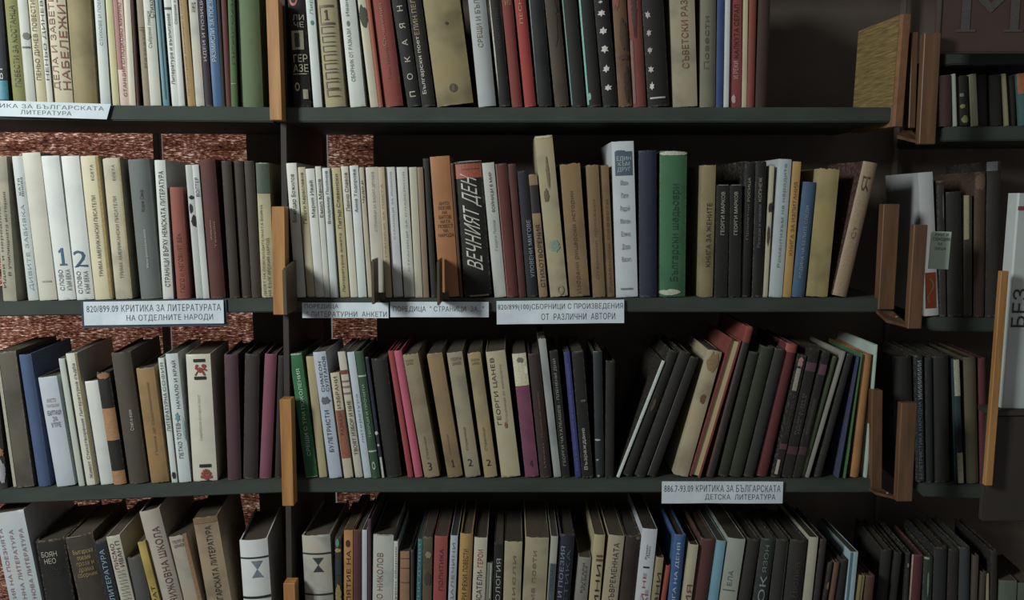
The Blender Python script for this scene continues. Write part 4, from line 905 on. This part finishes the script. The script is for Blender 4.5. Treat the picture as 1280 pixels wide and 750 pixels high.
                for i in range(7):
                    a0_, a1_ = math.pi * i / 7 + .05, math.pi * (i + 1) / 7 - .05
                    polys.append([(.5 + .12 * math.cos(a0_), .1 + .16 * math.sin(a0_)), (.5 + .5 * math.cos(a0_), .15 + .8 * math.sin(a0_)), (.5 + .5 * math.cos(a1_), .15 + .8 * math.sin(a1_)), (.5 + .12 * math.cos(a1_), .1 + .16 * math.sin(a1_))])
                polys.append(circ(.5, .2, .2, 10))
            vs, fs = [], []
            for p in polys:
                s_ = len(vs)
                for x, y in p:
                    X = xa + (xb - xa) * x; vs.append((X, yy(X, off), zb_ + (za - zb_) * y))
                fs.append(tuple(range(s_, len(vs))))
            mesh_obj('emblem', vs, fs, ink(q[6]), r)
    return r

SECN = {'L': '', 'M': '', 'R': 'right bookcase '}
SHELFN = {1: 'top shelf', 2: 'second shelf', 3: 'third shelf', 4: 'bottom shelf'}
used_labels = {}
for key, gb in groups.items():
    for i, b in enumerate(gb):
        r = make_book(b)
        look = b['look']
        nb = gb[i - 1]['look'] if i else None
        tail = ', ' + SHELFN[b['row']]
        if nb:
            short = nb.split(' with')[0].split(',')[0].split(' of ')[0]
            full = look + tail + ', right of ' + short
            if len(full.split()) <= 16: lab = full
            else: lab = look + tail
        else: lab = look + tail
        if len(lab.split()) > 16: print('LONG', lab)
        if lab in used_labels: print('DUPLICATE', lab)
        used_labels[lab] = 1
        sh_ = {'L': 'left', 'M': 'middle', 'R': 'right'}[b['sec']]
        tag(r, lab, 'book', 'books on the %s, %s bookcase' % (SHELFN[b['row']], sh_))

# ------------------------------------------------------------------ wooden brackets at the end of the middle bookcase
def bracket(bk, fr, base, label, hole=True):
    # bk / fr: (u0, v0 top, u1, v1 bottom, width px) of the rear and front uprights
    yb_, yf = -.004, -.05
    r = empty('shelf_bracket', onY(bk[2], bk[3], yb_))
    o0 = r.location.copy()
    tag(r, label, 'bracket', 'wooden brackets at the right end of the shelves')
    def up_(b_, Y, mat, d0, d1):
        p0 = onY(b_[0], b_[1], Y); p1 = onY(b_[2], b_[3], Y); w_ = b_[4] / F * (CAM_D + Y)
        pts = [(p1.x - o0.x, p1.z - o0.z), (p1.x + w_ - o0.x, p1.z - o0.z), (p0.x + w_ - o0.x, p0.z - o0.z), (p0.x - o0.x, p0.z - o0.z)]
        quad_prism('upright', pts, Y - o0.y + d0, Y - o0.y + d1, mat, r)
        return p1, w_
    q1, w1 = up_(bk, yb_, M_BROWN, 0, .016)
    q2, w2 = up_(fr, yf, M_BROWN, 0, .012)
    # base plate that links the two
    vs = [(q1.x, yb_ + .014, q1.z), (q1.x + w1, yb_ + .014, q1.z), (q2.x + w2 * .2, yf + .006, q2.z + .004), (q2.x - .028, yf + .006, q2.z + .012)]
    top = [Vector(v) - o0 for v in vs]; bot = [v - Vector((0, 0, .004)) for v in top]
    bm = bmesh.new(); bv = [bm.verts.new(v) for v in top + bot]
    for f in [(0, 1, 2, 3), (7, 6, 5, 4), (0, 4, 5, 1), (1, 5, 6, 2), (2, 6, 7, 3), (3, 7, 4, 0)]: bm.faces.new([bv[i] for i in f])
    bmesh.ops.recalc_face_normals(bm, faces=bm.faces[:])
    bm_obj('base_plate', bm, M_BROWN, r)
    # small screw head on the plate
    c = (top[0] + top[2]) / 2 + Vector((.004, -.008, .0012))
    bm = bmesh.new(); bmesh.ops.create_cone(bm, cap_ends=True, segments=12, radius1=.0018, radius2=.0012, depth=.001, matrix=Matrix.Translation(c))
    bm_obj('screw', bm, ink('b8b8b0', .3), r)
bracket((1140, 40, 1136, 160, 8), (1156, 41, 1149, 180, 20), None, 'brown wooden bracket beside the book with a wood-coloured cover, top shelf')
bracket((1105, 255, 1098, 387, 20), (1143, 281, 1135, 411, 17), None, 'brown wooden bracket right of the leaning scribbled book, second shelf')
bracket((1090, 488, 1089, 612, 14), (1127, 504, 1121, 627, 20), None, 'brown wooden bracket right of the amber leaning book, third shelf')

# ochre book seen from its cover at the end of the top shelf
def cover_book():
    Y = -.01
    p = onY(1118, 157, Y); pt = onY(1129, 16, Y); t = 11 / F * CAM_D
    r = empty('book', p + Vector((0, 0, -.001)), (0, math.atan((pt.x - p.x) / (pt.z - p.z)), .1))
    h = pt.z - p.z
    tag(r, 'brown-spined book showing its ochre grained front cover, alone at the top shelf end', 'book', 'books on the top shelf, middle bookcase')
    vs = []; prof = [(0, .12), (0, .006), (.0012, 0), (t - .0012, 0), (t, .006), (t, .12), (t - .002, .12), (t - .002, .007), (.002, .007), (.002, .12)]
    n = len(prof)
    vs = [(x, y, 0) for x, y in prof] + [(x, y, h) for x, y in prof]
    fs = [(i, (i + 1) % n, n + (i + 1) % n, n + i) for i in range(n)]
    bm = bmesh.new(); bv = [bm.verts.new(v) for v in vs]
    for f in fs: bm.faces.new([bv[i] for i in f])
    for b0 in (0, n):
        for f in [(0, 1, 8, 9), (1, 2, 8), (2, 3, 7, 8), (3, 4, 7), (4, 5, 6, 7)]: bm.faces.new([bv[b0 + i] for i in f])
    bmesh.ops.recalc_face_normals(bm, faces=bm.faces[:])
    bm_obj('cover', bm, simple('brown_book_cloth', '6c4a34', '8c6448', 40, .7), r)
    M_G = simple('ochre_grained_paper', '55452a', '8c7648', 30, .85, (1, 1, 14), .4)
    box('front_board_paper', -.0008, -.0001, .008, .119, .001, h - .001, M_G, r, 0)
    box('pages', .0022, t - .0022, .009, .117, .003, h - .003, M_PAGE, r, 0)
cover_book()

# small cards in front of the dark books of the right bookcase
def card(u0, v0, u1, v1, Y, mat, label, lines=None, sq=False, lean=.06):
    p = onY(u0, v1, Y); q = onY(u1, v0, Y); W = q.x - p.x; H = q.z - p.z
    r = empty('card', p, (0, lean, 0)); tag(r, label, 'card')
    box('sheet', 0, W, -.0006, .0006, 0, H, mat, r, .0002)
    for s, a, b_, c_, d_ in (lines or []):
        tv, tf = text_geo(s, .02)
        mesh_obj('lettering', [(W * (a + (b_ - a) * x), -.001, H * (d_ + (c_ - d_) * y)) for x, y in tv], tf, ink('3c4644'), r)
    if sq:
        vs, fs = [], []
        for i in range(21):
            a = i / 20; cx = W * (.45 - .25 * math.sin(a * 6.2 + .4)); z = H * (.15 + .7 * a); w_ = W * .09
            vs += [(cx - w_, -.001, z), (cx + w_, -.001, z + .0006)]
        fs = [(2 * i, 2 * i + 1, 2 * i + 3, 2 * i + 2) for i in range(20)]
        mesh_obj('curved_emblem', vs, fs, ink('d8a48c'), r)
        box('pale_edge', W - .001, W + .0002, -.0011, -.0006, 0, H, ink('c8b8a8'), r, 0)
card(1160, 289, 1188, 336, -.022, simple('mint_card', 'a8beb0', 'b8ccbe', 20, .6), 'mint-white card with small dark lines of print beside the bracket',
     [('КНИГИ', .2, .85, .96, .88), ('СЕКЦИЯ', .1, .95, .84, .74), ('ЗА', .35, .6, .7, .64), ('ДЕЦА', .25, .8, .58, .5)], False, .03)
card(1157, 341, 1173, 386, -.026, simple('orange_card', 'b8502c', 'c8602f', 20, .6), 'small orange card with a pale curved mark', None, True, -.07)

# dark board with a capital M hung over the right bookcase
def letter_board():
    Y = -.03
    p = onY(1171, 66, Y); q = onY(1345, -60, Y); W = q.x - p.x; H = q.z - p.z
    r = empty('letter_sign', p); tag(r, 'dark red-brown board with a large grey capital M, top right', 'sign')
    box('board', 0, W, 0, .012, 0, H, M_SIGN, r)
    box('rim', -.001, .0018, -.002, .004, -.001, H, ink('6c5c54'), r, 0)
    box('rim', -.001, W, -.002, .004, -.001, .0008, ink('54443c'), r, 0)
    tv, tf = text_geo('M', .02)
    z0 = onY(1230, 40, Y).z - p.z; z1 = onY(1230, -22, Y).z - p.z
    x0 = onY(1200, 40, Y).x - p.x; x1 = onY(1272, 40, Y).x - p.x
    mesh_obj('letter', [(x0 + (x1 - x0) * x, -.0012, z0 + (z1 - z0) * y) for x, y in tv], tf, ink('6a6462'), r)
    def slab(xa, xb, za, zc): box('letter_serif', xa, xb, -.0014, -.0002, za, zc, ink('6a6462'), r, 0)
    w_ = (x1 - x0)
    slab(x0 - .006, x0 + w_ * .2 + .004, z0, z0 + .003); slab(x1 - w_ * .2 - .004, x1 + .006, z0, z0 + .003)
letter_board()

# big white book and the wooden batten at the right edge, nearer to the camera
def edge_group():
    Y = -.10
    # dark wall box the book stands on
    p = onY(1238, 512, Y)
    q = onY(1420, 512, Y); k = onY(1238, 652, Y)
    cab = empty('wall_box', (p.x, Y, k.z))
    tag(cab, 'dark box under the large white book, right frame edge', 'box')
    H = p.z - k.z; W = q.x - p.x
    box('box_front', .0, W, .0, .012, 0, H - .008, M_BLK, cab)
    box('box_top', -.001, W + .004, -.004, .03, H - .008, H, M_BLK, cab)
    box('support_arm', W - .03, W, .0125, .11, .0, H - .0085, M_BLK, cab)
    # book
    b0 = onY(1252, 509, Y + .004); b1 = onY(1273, 240, Y + .004)
    t = 62 / F * (CAM_D + Y); h = (b1 - b0).length; th = math.atan((b1.x - b0.x) / (b1.z - b0.z))
    # leans right: its lower right corner carries it
    r = empty('book', (b0.x + t, Y + .004, p.z + .0004), (0, th, 0))
    tag(r, 'large white book with huge black capitals at the right frame edge', 'book')
    # cover as U profile
    prof = [(-t, .022), (-t, .002), (-t + .002, 0), (-.002, 0), (0, .002), (0, .022), (-.002, .022), (-.002, .003), (-t + .002, .003), (-t + .002, .022)]
    n = len(prof); bm = bmesh.new()
    bv = [bm.verts.new((x, y, z)) for z in (0, h) for x, y in prof]
    for i in range(n): bm.faces.new([bv[i], bv[(i + 1) % n], bv[n + (i + 1) % n], bv[n + i]])
    for b_ in (0, n):
        for f in [(0, 1, 8, 9), (1, 2, 8), (2, 3, 7, 8), (3, 4, 7), (4, 5, 6, 7)]: bm.faces.new([bv[b_ + i] for i in f])
    bmesh.ops.recalc_face_normals(bm, faces=bm.faces[:])
    c = bm_obj('cover', bm, M_PAPER, r); c.color = dye('ccd8d8')
    box('pages', -t + .0022, -.0022,   .0035, .021, .001, h - .001, M_PAGE, r, 0)
    box('spine_band', -t + .001, -.001, -.0012, -.0002, h - .022, h - .017, ink('b43c50'), r, 0)
    def T(s, v0, v1, x0, x1, c_='262a2c'):
        tv, tf = text_geo(s, .035)
        za = (onY(1255, v0, Y).z - b0.z); zb2 = (onY(1255, v1, Y).z - b0.z)
        mesh_obj('title', [(-t + t * (x1 + (x0 - x1) * y), -.0008, zb2 + (za - zb2) * x) for x, y in tv], tf, ink(c_), r)
    T('БЕЗ', 360, 408, .05, .34); T('СВЕТА', 330, 442, .42, .74)
    # slim grey-green book just behind it
    b2 = onY(1259, 509, Y + .02)
    # wooden batten at its left, leaning
    w0 = onY(1226, 604, Y - .005); w1 = onY(1246, 338, Y - .005); wt = 9.5 / F * (CAM_D + Y)
    pts = [(0, 0), (wt, 0), (w1.x - w0.x + wt, w1.z - w0.z), (w1.x - w0.x, w1.z - w0.z)]
    o = quad_prism('wooden_batten', pts, -.008, 0, M_OAK)
    o.location = Vector((w0.x, Y - .0075, w0.z)); tag(o, 'orange wooden batten leaning along the large white book', 'wood strip')
edge_group()
